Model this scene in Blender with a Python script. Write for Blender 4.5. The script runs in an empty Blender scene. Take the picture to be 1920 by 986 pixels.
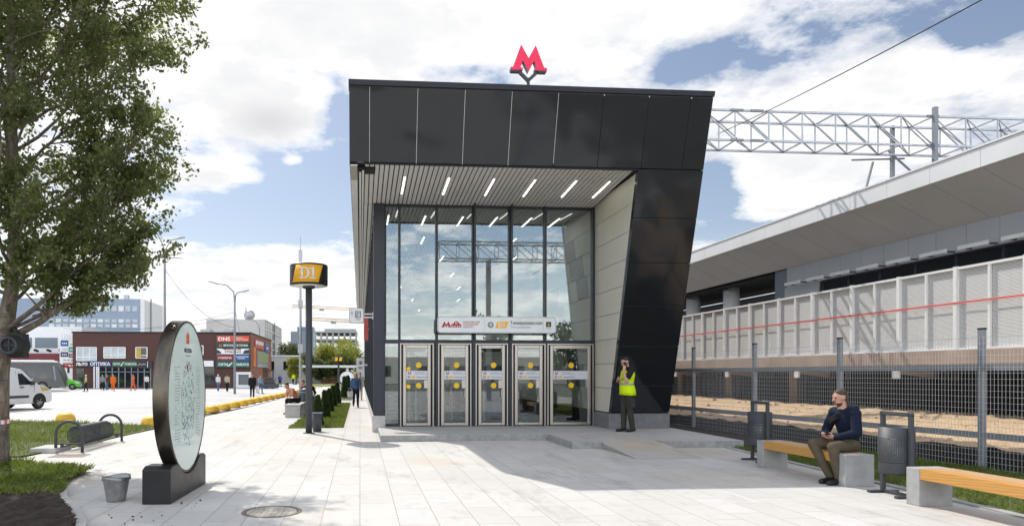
import bpy, math, random
import numpy as np
from mathutils import Vector as V, Matrix
R = math.radians
random.seed(7)
rng = np.random.default_rng(11)
S = bpy.context.scene
COL = S.collection

# ------------------------------------------------------------------ materials
MATS = {}
def _nodes(name):
    m = bpy.data.materials.new(name); m.use_nodes = True
    nt = m.node_tree; b = nt.nodes['Principled BSDF']; MATS[name] = m
    return m, nt, b
def _pos(nt, scale=(1, 1, 1)):
    g = nt.nodes.new('ShaderNodeNewGeometry')
    mp = nt.nodes.new('ShaderNodeMapping'); mp.inputs['Scale'].default_value = scale
    nt.links.new(g.outputs['Position'], mp.inputs['Vector'])
    return mp.outputs[0]
def _noise(nt, vec, scale, detail=4, rough=.6):
    n = nt.nodes.new('ShaderNodeTexNoise')
    n.inputs['Scale'].default_value = scale; n.inputs['Detail'].default_value = detail; n.inputs['Roughness'].default_value = rough
    nt.links.new(vec, n.inputs['Vector']); return n.outputs['Fac']
def _ramp(nt, fac, stops):
    r = nt.nodes.new('ShaderNodeValToRGB'); e = r.color_ramp.elements
    while len(e) < len(stops): e.new(.5)
    for el, (p, c) in zip(e, stops):
        el.position = p; el.color = (*c, 1) if len(c) == 3 else c
    nt.links.new(fac, r.inputs[0]); return r.outputs[0]
def _mixc(nt, fac, a, b, mode='MIX'):
    n = nt.nodes.new('ShaderNodeMix'); n.data_type = 'RGBA'; n.blend_type = mode
    for val, sock in ((fac, n.inputs[0]), (a, n.inputs[6]), (b, n.inputs[7])):
        if hasattr(val, 'is_output'): nt.links.new(val, sock)
        elif isinstance(val, (int, float)): sock.default_value = val
        else: sock.default_value = (*val, 1)
    return n.outputs[2]
def _math(nt, op, a, b=None, c=None):
    n = nt.nodes.new('ShaderNodeMath'); n.operation = op
    for i, val in enumerate((a, b, c)):
        if val is None: continue
        if hasattr(val, 'is_output'): nt.links.new(val, n.inputs[i])
        else: n.inputs[i].default_value = val
    return n.outputs[0]
def _bump(nt, b, h, strength=.3, dist=.02):
    n = nt.nodes.new('ShaderNodeBump'); n.inputs['Strength'].default_value = strength; n.inputs['Distance'].default_value = dist
    nt.links.new(h, n.inputs['Height']); nt.links.new(n.outputs[0], b.inputs['Normal'])
def M(name, col, rough=.6, metal=0., var=.15, vs=2., bump=0., bs=30., spec=.5, emit=0., coat=0., bd=.02, stretch=(1, 1, 1)):
    m, nt, b = _nodes(name)
    p = _pos(nt, stretch)
    n1 = _noise(nt, p, vs, 6); 
    lo = tuple(c * (1 - var) for c in col); hi = tuple(min(1, c * (1 + var)) for c in col)
    c = _ramp(nt, n1, [(.3, lo), (.7, hi)])
    nt.links.new(c, b.inputs['Base Color'])
    b.inputs['Metallic'].default_value = metal; b.inputs['Specular IOR Level'].default_value = spec
    rr = _ramp(nt, n1, [(.3, (max(0, rough - .06),) * 3), (.7, (min(1, rough + .06),) * 3)])
    nt.links.new(rr, b.inputs['Roughness'])
    b.inputs['Coat Weight'].default_value = coat
    if bump: _bump(nt, b, _noise(nt, p, bs, 5), bump, bd)
    if emit:
        b.inputs['Emission Color'].default_value = (*col, 1); b.inputs['Emission Strength'].default_value = emit
    return m
def glass(name, tint=(.86, .9, .9), refl=.06, rough=.0, gain=1.):
    m = bpy.data.materials.new(name); m.use_nodes = True; nt = m.node_tree; nt.nodes.clear(); MATS[name] = m
    o = nt.nodes.new('ShaderNodeOutputMaterial'); t = nt.nodes.new('ShaderNodeBsdfTransparent'); g = nt.nodes.new('ShaderNodeBsdfGlossy')
    t.inputs[0].default_value = (*tint, 1); g.inputs['Roughness'].default_value = rough; g.inputs['Color'].default_value = (.93, .97, 1, 1)
    fr = nt.nodes.new('ShaderNodeFresnel'); fr.inputs[0].default_value = 1.5
    f = _math(nt, 'ADD', _math(nt, 'MULTIPLY', fr.outputs[0], gain), refl)
    f = _math(nt, 'MINIMUM', f, .95)
    x = nt.nodes.new('ShaderNodeMixShader')
    nt.links.new(f, x.inputs[0]); nt.links.new(t.outputs[0], x.inputs[1]); nt.links.new(g.outputs[0], x.inputs[2]); nt.links.new(x.outputs[0], o.inputs[0])
    return m

def paving(name, a, b_, c_, rot, bw, bh, mortar, offx=0, stain=(.5, .4, .28), soft=.72):
    m, nt, b = _nodes(name)
    g = nt.nodes.new('ShaderNodeNewGeometry'); mp = nt.nodes.new('ShaderNodeMapping')
    mp.inputs['Rotation'].default_value = (0, 0, rot); mp.inputs['Location'].default_value = (offx, 0, 0)
    nt.links.new(g.outputs['Position'], mp.inputs['Vector'])
    br = nt.nodes.new('ShaderNodeTexBrick'); nt.links.new(mp.outputs[0], br.inputs['Vector'])
    br.inputs['Color1'].default_value = (*a, 1); br.inputs['Color2'].default_value = (*b_, 1); br.inputs['Mortar'].default_value = (*c_, 1)
    br.inputs['Scale'].default_value = 1; br.inputs['Brick Width'].default_value = bw; br.inputs['Row Height'].default_value = bh
    br.inputs['Mortar Size'].default_value = mortar; br.inputs['Mortar Smooth'].default_value = .3; br.offset = .37; br.offset_frequency = 2
    p = _pos(nt)
    n1 = _noise(nt, p, .55, 6, .65); n2 = _noise(nt, p, 7, 5, .7); n3 = _noise(nt, p, .23, 3, .5)
    c1 = _mixc(nt, _ramp(nt, n1, [(.35, (0, 0, 0)), (.75, (.45, .45, .45))]), br.outputs['Color'], tuple(x * .72 for x in a))
    c2 = _mixc(nt, _ramp(nt, n2, [(.4, (0, 0, 0)), (.8, (.35, .35, .35))]), c1, tuple(x * .66 for x in a))
    c3 = _mixc(nt, _ramp(nt, n3, [(.55, (0, 0, 0)), (.70, (.75, .75, .75))]), c2, stain)
    vo = nt.nodes.new('ShaderNodeTexVoronoi'); vo.inputs['Scale'].default_value = 2.3; nt.links.new(p, vo.inputs['Vector'])
    spots = _math(nt, 'MULTIPLY', _ramp(nt, vo.outputs['Distance'], [(.02, (1, 1, 1)), (.05, (0, 0, 0))]), .45)
    c3 = _mixc(nt, spots, c3, tuple(x * .35 for x in a))
    n4 = _noise(nt, _pos(nt, (1, .35, 1)), 1.5, 7, .72)
    c3 = _mixc(nt, _ramp(nt, n4, [(.54, (0, 0, 0)), (.68, (.62, .62, .62))]), c3, tuple(x * .5 for x in a))
    nt.links.new(c3, b.inputs['Base Color'])
    b.inputs['Roughness'].default_value = soft
    h = _math(nt, 'ADD', _math(nt, 'MULTIPLY', br.outputs['Fac'], -.6), _math(nt, 'MULTIPLY', n2, .3))
    _bump(nt, b, h, .5, .006)
    return m

m_paving = paving('pale granite paving', (.60, .58, .55), (.53, .51, .475), (.27, .25, .22), R(90), .9, .42, .0055)
m_step = paving('granite step paving', (.50, .49, .47), (.44, .43, .415), (.22, .2, .18), 0, .9, .32, .006)
m_stepedge = M('grey granite edge', (.30, .30, .29), .7, var=.25, vs=8, bump=.3, bs=60)
def asphalt():
    m, nt, b = _nodes('pale road surface'); p = _pos(nt)
    n1 = _noise(nt, _pos(nt, (.25, 1, 1)), .35, 6, .6); n2 = _noise(nt, p, 40, 3, .7); n3 = _noise(nt, p, 2.5, 5, .7)
    c = _ramp(nt, n1, [(.25, (.40, .39, .38)), (.5, (.52, .51, .50)), (.75, (.58, .57, .555))])
    c = _mixc(nt, _math(nt, 'MULTIPLY', n2, .35), c, (.33, .32, .31))
    c = _mixc(nt, _ramp(nt, n3, [(.58, (0, 0, 0)), (.7, (.4, .4, .4))]), c, (.34, .325, .31))
    nt.links.new(c, b.inputs['Base Color']); b.inputs['Roughness'].default_value = .85
    _bump(nt, b, n2, .3, .01); return m
m_road = asphalt()
def blacksheet():
    m, nt, b = _nodes('glossy black cladding'); p = _pos(nt)
    n = _noise(nt, p, .8, 1, .4); n2 = _noise(nt, p, .5, 2)
    b.inputs['Base Color'].default_value = (.0115, .0125, .0155, 1)
    nt.links.new(_ramp(nt, n2, [(.35, (.07,) * 3), (.65, (.14,) * 3)]), b.inputs['Roughness'])
    b.inputs['Specular IOR Level'].default_value = .6; b.inputs['Specular Tint'].default_value = (.90, .95, 1, 1)
    _bump(nt, b, n, .22, .25); return m
m_black = blacksheet()
m_coldark = M('anthracite frame paint', (.018, .023, .034), .4, var=.1)
m_seam = M('pale strip for seam light', (.72, .72, .70), .35, .6, var=.05)  # pale colour imitating the light seen in the fascia seams
m_slat = M('pale grey ceiling slat', (.68, .66, .63), .5, var=.06, vs=1)
m_slatback = M('dark ceiling void', (.02, .02, .02), .9)
m_beige = M('warm beige wall panel', (.64, .61, .51), .38, var=.06, vs=1.2)
m_greyp = M('dark grey wall panel', (.14, .16, .17), .35, var=.08)
m_joint = M('panel joint shadow gap', (.09, .085, .075), .8)
m_plinth = M('grey granite plinth', (.17, .175, .18), .55, var=.25, vs=6)
m_steel = M('brushed stainless steel', (.50, .45, .40), .36, .9, var=.05, vs=1.2, stretch=(2, 2, .5))
m_steel2 = M('door reveal steel', (.40, .37, .34), .35, .9, var=.15)
m_glass = glass('facade glazing', (.90, .94, .93), .10, 0, 1.)
m_dglass = glass('door glazing', (.86, .89, .88), .07, 0, 1.)
m_white = M('white paint', (.78, .78, .77), .45, var=.04)
m_whitealu = M('pale grey aluminium panel', (.76, .76, .75), .4, .1, var=.05, vs=.7)
m_lightstrip = M('lit diffuser', (1, .96, .88), .5, var=0, emit=1.6)
m_yellow = M('yellow sticker', (.86, .52, .01), .5, var=.03)
m_orange = M('orange signal panel', (.92, .46, .02), .45, var=.03)
m_red = M('metro red', (.78, .008, .07), .35, var=.04, emit=.12)
m_redtext = M('deep red print', (.42, .02, .015), .5, var=.03)
m_blacktext = M('black print', (.02, .02, .022), .5, var=.03)
m_greytext = M('grey print', (.26, .27, .28), .5, var=.03)
m_greysign = M('sign board pale grey', (.76, .78, .77), .3, var=.03)
m_hall_floor = M('hall stone floor', (.35, .33, .31), .25, var=.12)
m_roof = M('roof membrane', (.15, .15, .155), .8)
m_conc = M('smooth cast concrete', (.35, .35, .345), .75, var=.16, vs=5, bump=.2, bs=40, bd=.006)
m_concpale = M('pale cast concrete', (.50, .485, .46), .8, var=.14, vs=4, bump=.2, bs=40)
m_concbeige = M('beige bridge concrete', (.36, .275, .22), .85, var=.18, vs=1.5, bump=.25, bs=25)
m_graphite = M('graphite powder coat', (.05, .055, .062), .52, var=.1, vs=8)
m_greysteel = M('grey painted steel', (.24, .255, .28), .42, var=.12, vs=5)
m_galv = M('galvanised steel', (.42, .43, .45), .4, .65, var=.18, vs=6)
m_wire = M('galvanised wire', (.52, .52, .52), .45, .5, var=.05)
m_dark = M('matt black', (.012, .012, .013), .7, var=.1)
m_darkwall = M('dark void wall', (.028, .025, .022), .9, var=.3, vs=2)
m_rubber = M('black rubber', (.02, .02, .021), .75, var=.15, vs=9)
m_soffit = M('taupe soffit panel', (.56, .51, .475), .5, var=.07, vs=.6)
m_greywall = M('grey composite panel', (.47, .49, .51), .4, .1, var=.05, vs=.8)
m_bluegrey = M('slate blue panel', (.16, .20, .24), .45, var=.05)
m_darkglass = M('dark window glass', (.012, .015, .018), .06, var=.1, spec=.8)
m_window = M('pale curtain window', (.42, .47, .5), .12, var=.25, vs=1.2, spec=.8)
m_tape = M('red barrier tape', (.66, .13, .115), .5, var=.12, vs=4)
m_yel_conc = M('yellow painted concrete', (.74, .43, .035), .55, var=.14, vs=5, bump=.15, bs=30)
m_brick = None
def brickm(name, a, b_, mo):
    m, nt, b = _nodes(name)
    g = nt.nodes.new('ShaderNodeNewGeometry'); sx = nt.nodes.new('ShaderNodeSeparateXYZ'); nt.links.new(g.outputs['Position'], sx.inputs[0])
    cb = nt.nodes.new('ShaderNodeCombineXYZ'); nt.links.new(_math(nt, 'ADD', sx.outputs[0], sx.outputs[1]), cb.inputs[0]); nt.links.new(sx.outputs[2], cb.inputs[1])
    br = nt.nodes.new('ShaderNodeTexBrick'); nt.links.new(cb.outputs[0], br.inputs['Vector'])
    br.inputs['Color1'].default_value = (*a, 1); br.inputs['Color2'].default_value = (*b_, 1); br.inputs['Mortar'].default_value = (*mo, 1)
    br.inputs['Scale'].default_value = 2.2; br.inputs['Mortar Size'].default_value = .012
    n = _noise(nt, g.outputs['Position'], .4, 5)
    nt.links.new(_mixc(nt, _math(nt, 'MULTIPLY', n, .4), br.outputs['Color'], tuple(x * .6 for x in a)), b.inputs['Base Color'])
    b.inputs['Roughness'].default_value = .85; return m
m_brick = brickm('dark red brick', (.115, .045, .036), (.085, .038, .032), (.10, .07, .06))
m_brick2 = brickm('orange brick with painted sunlight', (.30, .12, .075), (.25, .10, .065), (.26, .16, .12))  # side wall brick, sunlight put into its orange colour
def wood(name, a, b_):
    m, nt, b = _nodes(name); p = _pos(nt, (9, .7, 9)); n = _noise(nt, p, 3, 6, .6)
    w = nt.nodes.new('ShaderNodeTexWave'); w.wave_type = 'BANDS'; w.bands_direction = 'DIAGONAL'; w.inputs['Scale'].default_value = 2.2; w.inputs['Distortion'].default_value = 4; w.inputs['Detail'].default_value = 3
    nt.links.new(p, w.inputs['Vector'])
    c = _mixc(nt, _math(nt, 'MULTIPLY', w.outputs['Fac'], .9), a, b_)
    vo = nt.nodes.new('ShaderNodeTexVoronoi'); vo.inputs['Scale'].default_value = 3.2
    g = nt.nodes.new('ShaderNodeNewGeometry'); nt.links.new(g.outputs['Position'], vo.inputs['Vector'])
    kn = _ramp(nt, vo.outputs['Distance'], [(.02, (.85, .85, .85)), (.11, (0, 0, 0))])
    c = _mixc(nt, kn, c, (.22, .09, .02)); c = _mixc(nt, _math(nt, 'MULTIPLY', n, .35), c, tuple(x * .7 for x in a))
    nt.links.new(c, b.inputs['Base Color']); b.inputs['Roughness'].default_value = .42; _bump(nt, b, n, .15, .004); return m
m_wood = wood('varnished pine', (.62, .33, .085), (.50, .22, .045))
m_woodtop = wood('varnished pine top', (.58, .37, .2), (.48, .27, .12))
def foliage(name, stops, trans=.4, vs=2.3):
    m = bpy.data.materials.new(name); m.use_nodes = True; nt = m.node_tree; nt.nodes.clear(); MATS[name] = m
    o = nt.nodes.new('ShaderNodeOutputMaterial'); p = _pos(nt)
    n1 = _noise(nt, p, vs, 3); n2 = _noise(nt, p, 23, 2)
    f = _math(nt, 'ADD', _math(nt, 'MULTIPLY', n1, .6), _math(nt, 'MULTIPLY', n2, .4))
    c = _ramp(nt, f, stops)
    b = nt.nodes.new('ShaderNodeBsdfPrincipled'); b.inputs['Roughness'].default_value = .45; b.inputs['Specular IOR Level'].default_value = .35
    t = nt.nodes.new('ShaderNodeBsdfTranslucent'); x = nt.nodes.new('ShaderNodeMixShader'); x.inputs[0].default_value = trans
    nt.links.new(c, b.inputs['Base Color']); nt.links.new(_mixc(nt, .5, c, (.36, .42, .09)), t.inputs[0])
    nt.links.new(b.outputs[0], x.inputs[1]); nt.links.new(t.outputs[0], x.inputs[2]); nt.links.new(x.outputs[0], o.inputs[0]); return m
m_leaf = foliage('birch leaf', [(.3, (.06, .078, .03)), (.5, (.11, .135, .055)), (.7, (.20, .22, .095))], .55)
m_treeleaf = foliage('distant yellow green leaf', [(.3, (.10, .12, .02)), (.5, (.24, .25, .03)), (.7, (.38, .34, .05))], .4, .5)
m_treeleaf2 = foliage('distant dark leaf', [(.3, (.02, .04, .015)), (.5, (.04, .07, .022)), (.7, (.08, .11, .03))], .3, .5)
m_thuja = foliage('thuja needles', [(.3, (.016, .04, .016)), (.5, (.03, .065, .022)), (.7, (.06, .10, .03))], .2, 6)
m_grass = foliage('grass blade', [(.3, (.06, .10, .014)), (.5, (.12, .17, .025)), (.7, (.24, .26, .06))], .35, 1.6)
m_turf = M('turf soil under grass', (.075, .095, .025), .9, var=.45, vs=7, bump=.6, bs=40)
def soilm(name, a, b_, c_, s=9):
    m, nt, b = _nodes(name); p = _pos(nt); n = _noise(nt, p, s, 8, .7); n2 = _noise(nt, p, s * .25, 4)
    c = _ramp(nt, n, [(.3, a), (.55, b_), (.75, c_)]); c = _mixc(nt, _math(nt, 'MULTIPLY', n2, .5), c, a)
    nt.links.new(c, b.inputs['Base Color']); b.inputs['Roughness'].default_value = .95; _bump(nt, b, n, .8, .04); return m
m_soil = soilm('dark garden soil', (.018, .012, .008), (.045, .03, .02), (.11, .08, .055), 14)
m_sand = soilm('ochre sand', (.36, .25, .15), (.58, .42, .26), (.68, .53, .36), 9)
m_gravel = soilm('dark gravel', (.03, .026, .022), (.07, .062, .055), (.2, .19, .18), 22)
def barkm():
    m, nt, b = _nodes('grey brown bark'); p = _pos(nt, (7, 7, 1.6)); n = _noise(nt, p, 2, 8, .7); n2 = _noise(nt, _pos(nt, (1, 1, 5)), 2.2, 4, .6)
    c = _ramp(nt, n, [(.3, (.06, .045, .033)), (.55, (.20, .16, .12)), (.75, (.34, .29, .23))])
    c = _mixc(nt, _ramp(nt, n2, [(.52, (0, 0, 0)), (.62, (.75, .75, .75))]), c, (.085, .065, .05))
    nt.links.new(c, b.inputs['Base Color']); b.inputs['Roughness'].default_value = .9; _bump(nt, b, n, .8, .03); return m
m_bark = barkm()
m_bucket = M('dull zinc sheet', (.34, .345, .34), .42, .75, var=.22, vs=9)
def perforated():
    m, nt, b = _nodes('perforated graphite sheet')
    tc = nt.nodes.new('ShaderNodeTexCoord'); s = nt.nodes.new('ShaderNodeSeparateXYZ'); nt.links.new(tc.outputs['Object'], s.inputs[0])
    a = _math(nt, 'ARCTAN2', s.outputs[0], s.outputs[1])
    u = _math(nt, 'FRACT', _math(nt, 'MULTIPLY', a, 8.2)); v = _math(nt, 'FRACT', _math(nt, 'MULTIPLY', s.outputs[2], 36))
    du = _math(nt, 'ABSOLUTE', _math(nt, 'SUBTRACT', u, .5)); dv = _math(nt, 'ABSOLUTE', _math(nt, 'SUBTRACT', v, .5))
    d = _math(nt, 'MAXIMUM', du, dv); hole = _math(nt, 'LESS_THAN', d, .27)
    zz = _math(nt, 'MULTIPLY', _math(nt, 'GREATER_THAN', s.outputs[2], .14), _math(nt, 'LESS_THAN', s.outputs[2], .47))
    hole = _math(nt, 'MULTIPLY', hole, zz)
    b.inputs['Base Color'].default_value = (.045, .05, .056, 1); b.inputs['Roughness'].default_value = .55
    nt.links.new(_math(nt, 'SUBTRACT', 1., hole), b.inputs['Alpha']); return m
m_perf = perforated()
def meshm():
    m, nt, b = _nodes('expanded metal sheet')
    g = nt.nodes.new('ShaderNodeNewGeometry'); s = nt.nodes.new('ShaderNodeSeparateXYZ'); nt.links.new(g.outputs['Position'], s.inputs[0])
    row = _math(nt, 'MULTIPLY', s.outputs[2], 1 / .028); par = _math(nt, 'MULTIPLY', _math(nt, 'FLOOR', row), .5)
    u = _math(nt, 'FRACT', _math(nt, 'ADD', _math(nt, 'MULTIPLY', s.outputs[1], 1 / .048), par)); v = _math(nt, 'FRACT', row)
    du = _math(nt, 'ABSOLUTE', _math(nt, 'SUBTRACT', u, .5)); dv = _math(nt, 'ABSOLUTE', _math(nt, 'SUBTRACT', v, .5))
    d = _math(nt, 'ADD', du, dv); hole = _math(nt, 'LESS_THAN', d, .40)
    b.inputs['Base Color'].default_value = (.74, .74, .73, 1); b.inputs['Roughness'].default_value = .5
    nt.links.new(_math(nt, 'SUBTRACT', 1., hole), b.inputs['Alpha']); return m
m_mesh = meshm()
def mapm():
    m, nt, b = _nodes('printed route map')
    tc = nt.nodes.new('ShaderNodeTexCoord'); s = nt.nodes.new('ShaderNodeSeparateXYZ'); nt.links.new(tc.outputs['Object'], s.inputs[0])
    cb = nt.nodes.new('ShaderNodeCombineXYZ'); nt.links.new(s.outputs[1], cb.inputs[0]); nt.links.new(s.outputs[2], cb.inputs[1])
    vo = nt.nodes.new('ShaderNodeTexVoronoi'); vo.inputs['Scale'].default_value = 17; nt.links.new(cb.outputs[0], vo.inputs['Vector'])
    n = _noise(nt, cb.outputs[0], 19, 3, .8)
    marks = _math(nt, 'GREATER_THAN', _math(nt, 'ADD', n, _math(nt, 'MULTIPLY', vo.outputs['Distance'], -.35)), .37)
    # the printed map fills an upright oval in the middle of the disc
    ey = _math(nt, 'MULTIPLY', s.outputs[1], 1 / .36); ez = _math(nt, 'MULTIPLY', _math(nt, 'ADD', s.outputs[2], .1), 1 / .58)
    rr = _math(nt, 'ADD', _math(nt, 'MULTIPLY', ey, ey), _math(nt, 'MULTIPLY', ez, ez))
    inside = _math(nt, 'LESS_THAN', rr, 1.)
    f = _math(nt, 'MULTIPLY', _math(nt, 'MULTIPLY', marks, inside), .9)
    hue = _ramp(nt, _noise(nt, cb.outputs[0], 4, 2), [(.35, (.10, .25, .45)), (.5, (.2, .22, .22)), (.6, (.25, .3, .2)), (.7, (.45, .25, .12))])
    c = _mixc(nt, f, (.66, .77, .725), hue)
    nt.links.new(c, b.inputs['Base Color']); b.inputs['Roughness'].default_value = .08; b.inputs['Specular IOR Level'].default_value = .4
    return m
m_map = mapm()
m_bronze = M('dark bronze metal', (.13, .11, .085), .27, .9, var=.12, vs=2)
m_baseblk = M('black lacquered steel', (.018, .018, .019), .4, .2, var=.15, vs=3)

# ------------------------------------------------------------------ mesh builder
class MB:
    def __init__(s): s.v = []; s.f = []; s.m = []; s.s = []
    def add(s, vs, fs, mi=0, sm=False):
        o = len(s.v); s.v += [tuple(p) for p in vs]
        for f in fs: s.f.append(tuple(i + o for i in f)); s.m.append(mi); s.s.append(sm)
        return s
    def box(s, x0, x1, y0, y1, z0, z1, mi=0):
        v = [(x0, y0, z0), (x1, y0, z0), (x1, y1, z0), (x0, y1, z0), (x0, y0, z1), (x1, y0, z1), (x1, y1, z1), (x0, y1, z1)]
        return s.add(v, [(0, 3, 2, 1), (4, 5, 6, 7), (0, 1, 5, 4), (1, 2, 6, 5), (2, 3, 7, 6), (3, 0, 4, 7)], mi)
    def hexa(s, b, t, mi=0):   # bottom 4, top 4
        return s.add(list(b) + list(t), [(0, 3, 2, 1), (4, 5, 6, 7), (0, 1, 5, 4), (1, 2, 6, 5), (2, 3, 7, 6), (3, 0, 4, 7)], mi)
    def ext(s, poly, d, mi=0):  # extrude a planar 3d polygon by vector d
        n = len(poly); d = V(d); a = [V(p) for p in poly]; b = [p + d for p in a]
        nn = V((0, 0, 0))
        for i in range(n): nn += a[i].cross(a[(i + 1) % n])
        fs = [tuple(range(n - 1, -1, -1)), tuple(range(n, 2 * n))] + [(i, (i + 1) % n, n + (i + 1) % n, n + i) for i in range(n)]
        if nn.dot(d) < 0: fs = [f[::-1] for f in fs]
        return s.add(a + b, fs, mi)
    def bar(s, a, b, w, h=None, mi=0):
        h = h or w; a = V(a); b = V(b); d = (b - a).normalized()
        up = V((0, 0, 1)) if abs(d.z) < .95 else V((0, 1, 0))
        x = d.cross(up).normalized() * w / 2; y = x.cross(d).normalized() * h / 2
        q = [-x - y, x - y, x + y, -x + y]
        return s.add([a + k for k in q] + [b + k for k in q], [(0, 1, 2, 3), (7, 6, 5, 4), (0, 4, 5, 1), (1, 5, 6, 2), (2, 6, 7, 3), (3, 7, 4, 0)], mi)
    def tube(s, pts, r, n=8, mi=0, sm=True, cap=True, closed=False):
        pts = [V(p) for p in pts]; k = len(pts); rs = r if hasattr(r, '__len__') else [r] * k
        vs = []; px = None
        for i, p in enumerate(pts):
            if closed: d = pts[(i + 1) % k] - pts[i - 1]
            else: d = (pts[min(i + 1, k - 1)] - pts[max(i - 1, 0)])
            d.normalize()
            if px is None:
                up = V((0, 0, 1)) if abs(d.z) < .9 else V((0, 1, 0)); px = d.cross(up).normalized()
            else: px = (px - d * px.dot(d)).normalized()
            py = d.cross(px)
            vs += [p + (px * math.cos(2 * math.pi * j / n) + py * math.sin(2 * math.pi * j / n)) * rs[i] for j in range(n)]
        fs = []
        for i in range(k if closed else k - 1):
            a = i * n; b = ((i + 1) % k) * n
            fs += [(a + j, a + (j + 1) % n, b + (j + 1) % n, b + j) for j in range(n)]
        if cap and not closed: fs += [tuple(range(n - 1, -1, -1)), tuple(range((k - 1) * n, k * n))]
        return s.add(vs, fs, mi, sm)
    def lathe(s, prof, n=24, c=(0, 0, 0), mi=0, sm=True, axis='Z'):
        vs = []; c = V(c)
        for r, h in prof:
            for j in range(n):
                a = 2 * math.pi * j / n; p = (r * math.cos(a), r * math.sin(a), h)
                if axis == 'Y': p = (p[0], p[2], p[1])
                if axis == 'X': p = (p[2], p[0], p[1])
                vs.append(c + V(p))
        k = len(prof); fs = []
        for i in range(k - 1): fs += [(i * n + j, i * n + (j + 1) % n, (i + 1) * n + (j + 1) % n, (i + 1) * n + j) for j in range(n)]
        if k >= 4 and prof[0][0] > .01 and abs(prof[0][0] - prof[-1][0]) < .012:   # a ring: close the profile on itself
            fs += [((k - 1) * n + j, (k - 1) * n + (j + 1) % n, (j + 1) % n, j) for j in range(n)]
        else:
            if prof[0][0] > 1e-6: fs.append(tuple(range(n - 1, -1, -1)))
            if prof[-1][0] > 1e-6: fs.append(tuple(range((k - 1) * n, k * n)))
        if axis == 'Y': fs = [f[::-1] for f in fs]
        return s.add(vs, fs, mi, sm)
    def sphere(s, c, r, n=12, mi=0, sc=(1, 1, 1)):
        k = max(4, n // 2); vs = []
        for i in range(k + 1):
            t = math.pi * i / k
            for j in range(n):
                a = 2 * math.pi * j / n
                vs.append((c[0] + r * sc[0] * math.sin(t) * math.cos(a), c[1] + r * sc[1] * math.sin(t) * math.sin(a), c[2] + r * sc[2] * math.cos(t)))
        fs = [(i * n + j, (i + 1) * n + j, (i + 1) * n + (j + 1) % n, i * n + (j + 1) % n) for i in range(k) for j in range(n)]
        return s.add(vs, fs, mi, True)
    def build(s, name, mats, parent=None, bevel=0, world=False, seg=2):
        me = bpy.data.meshes.new(name)
        vs = s.v
        if world and parent is not None:
            L = V((0, 0, 0)); q = parent
            while q: L += q.location; q = q.parent
            vs = [tuple(V(p) - L) for p in vs]
        me.from_pydata(vs, [], s.f); 
        for m in (mats if isinstance(mats, (list, tuple)) else [mats]): me.materials.append(m)
        me.polygons.foreach_set('material_index', s.m); me.polygons.foreach_set('use_smooth', s.s)
        me.validate(); me.update()
        o = bpy.data.objects.new(name, me); COL.objects.link(o)
        if parent is not None: o.parent = parent
        if bevel:
            b = o.modifiers.new('bevel', 'BEVEL'); b.width = bevel; b.segments = seg; b.limit_method = 'ANGLE'; b.angle_limit = R(40)
        return o
def rawmesh(name, verts, faces, mat, parent=None, smooth=False):   # numpy arrays, faces of one size
    me = bpy.data.meshes.new(name); verts = np.asarray(verts, dtype=np.float32); faces = np.asarray(faces, dtype=np.int32)
    n, k = faces.shape
    me.vertices.add(len(verts)); me.vertices.foreach_set('co', verts.ravel())
    me.loops.add(n * k); me.loops.foreach_set('vertex_index', faces.ravel())
    me.polygons.add(n); me.polygons.foreach_set('loop_start', np.arange(0, n * k, k, dtype=np.int32)); me.polygons.foreach_set('loop_total', np.full(n, k, dtype=np.int32))
    if smooth: me.polygons.foreach_set('use_smooth', np.ones(n, dtype=bool))
    me.materials.append(mat); me.update(calc_edges=True)
    o = bpy.data.objects.new(name, me); COL.objects.link(o)
    if parent is not None: o.parent = parent
    return o
def tag(o, label, cat, group=None, kind=None):
    o['label'] = label; o['category'] = cat
    if group: o['group'] = group
    if kind: o['kind'] = kind
    return o
def thing(name, label, cat, loc=(0, 0, 0), rz=0, group=None):
    o = bpy.data.objects.new(name, None); COL.objects.link(o); o.location = loc; o.rotation_euler = (0, 0, rz)
    o.empty_display_size = .1
    return tag(o, label, cat, group)
def struct(o, kind='structure'):
    o['kind'] = kind; return o
def kids(o): return [c for c in bpy.data.objects if c.parent == o]
def dup(root, loc, rz=None, label=None, group=None):
    def cp(o, par):
        c = o.copy(); COL.objects.link(c)
        if par is not None: c.parent = par
        for k in kids(o): cp(k, c)
        return c
    r = cp(root, None); r.location = loc
    if rz is not None: r.rotation_euler = (0, 0, rz)
    if label: r['label'] = label
    if group: r['group'] = group
    return r
def text(body, size, mat, parent, loc, rot=(R(90), 0, 0), align='LEFT', name='lettering', bold=0., ext=.002, sx=1., shear=0):
    c = bpy.data.curves.new(name, 'FONT'); c.body = body; c.size = size; c.align_x = align; c.offset = bold; c.extrude = ext
    c.resolution_u = 3; c.shear = shear
    c.materials.append(mat); o = bpy.data.objects.new(name, c); COL.objects.link(o)
    o.location = loc; o.rotation_euler = rot; o.scale = (sx, 1, 1)
    if parent is not None: o.parent = parent
    return o
def rbox(w, h, r, n=5):   # rounded rectangle outline, centred
    p = []
    for cx, cy, a0 in ((w / 2 - r, h / 2 - r, 0), (-w / 2 + r, h / 2 - r, 90), (-w / 2 + r, -h / 2 + r, 180), (w / 2 - r, -h / 2 + r, 270)):
        for i in range(n + 1):
            a = R(a0 + 90 * i / n); p.append((cx + r * math.cos(a), cy + r * math.sin(a)))
    return p
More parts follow.
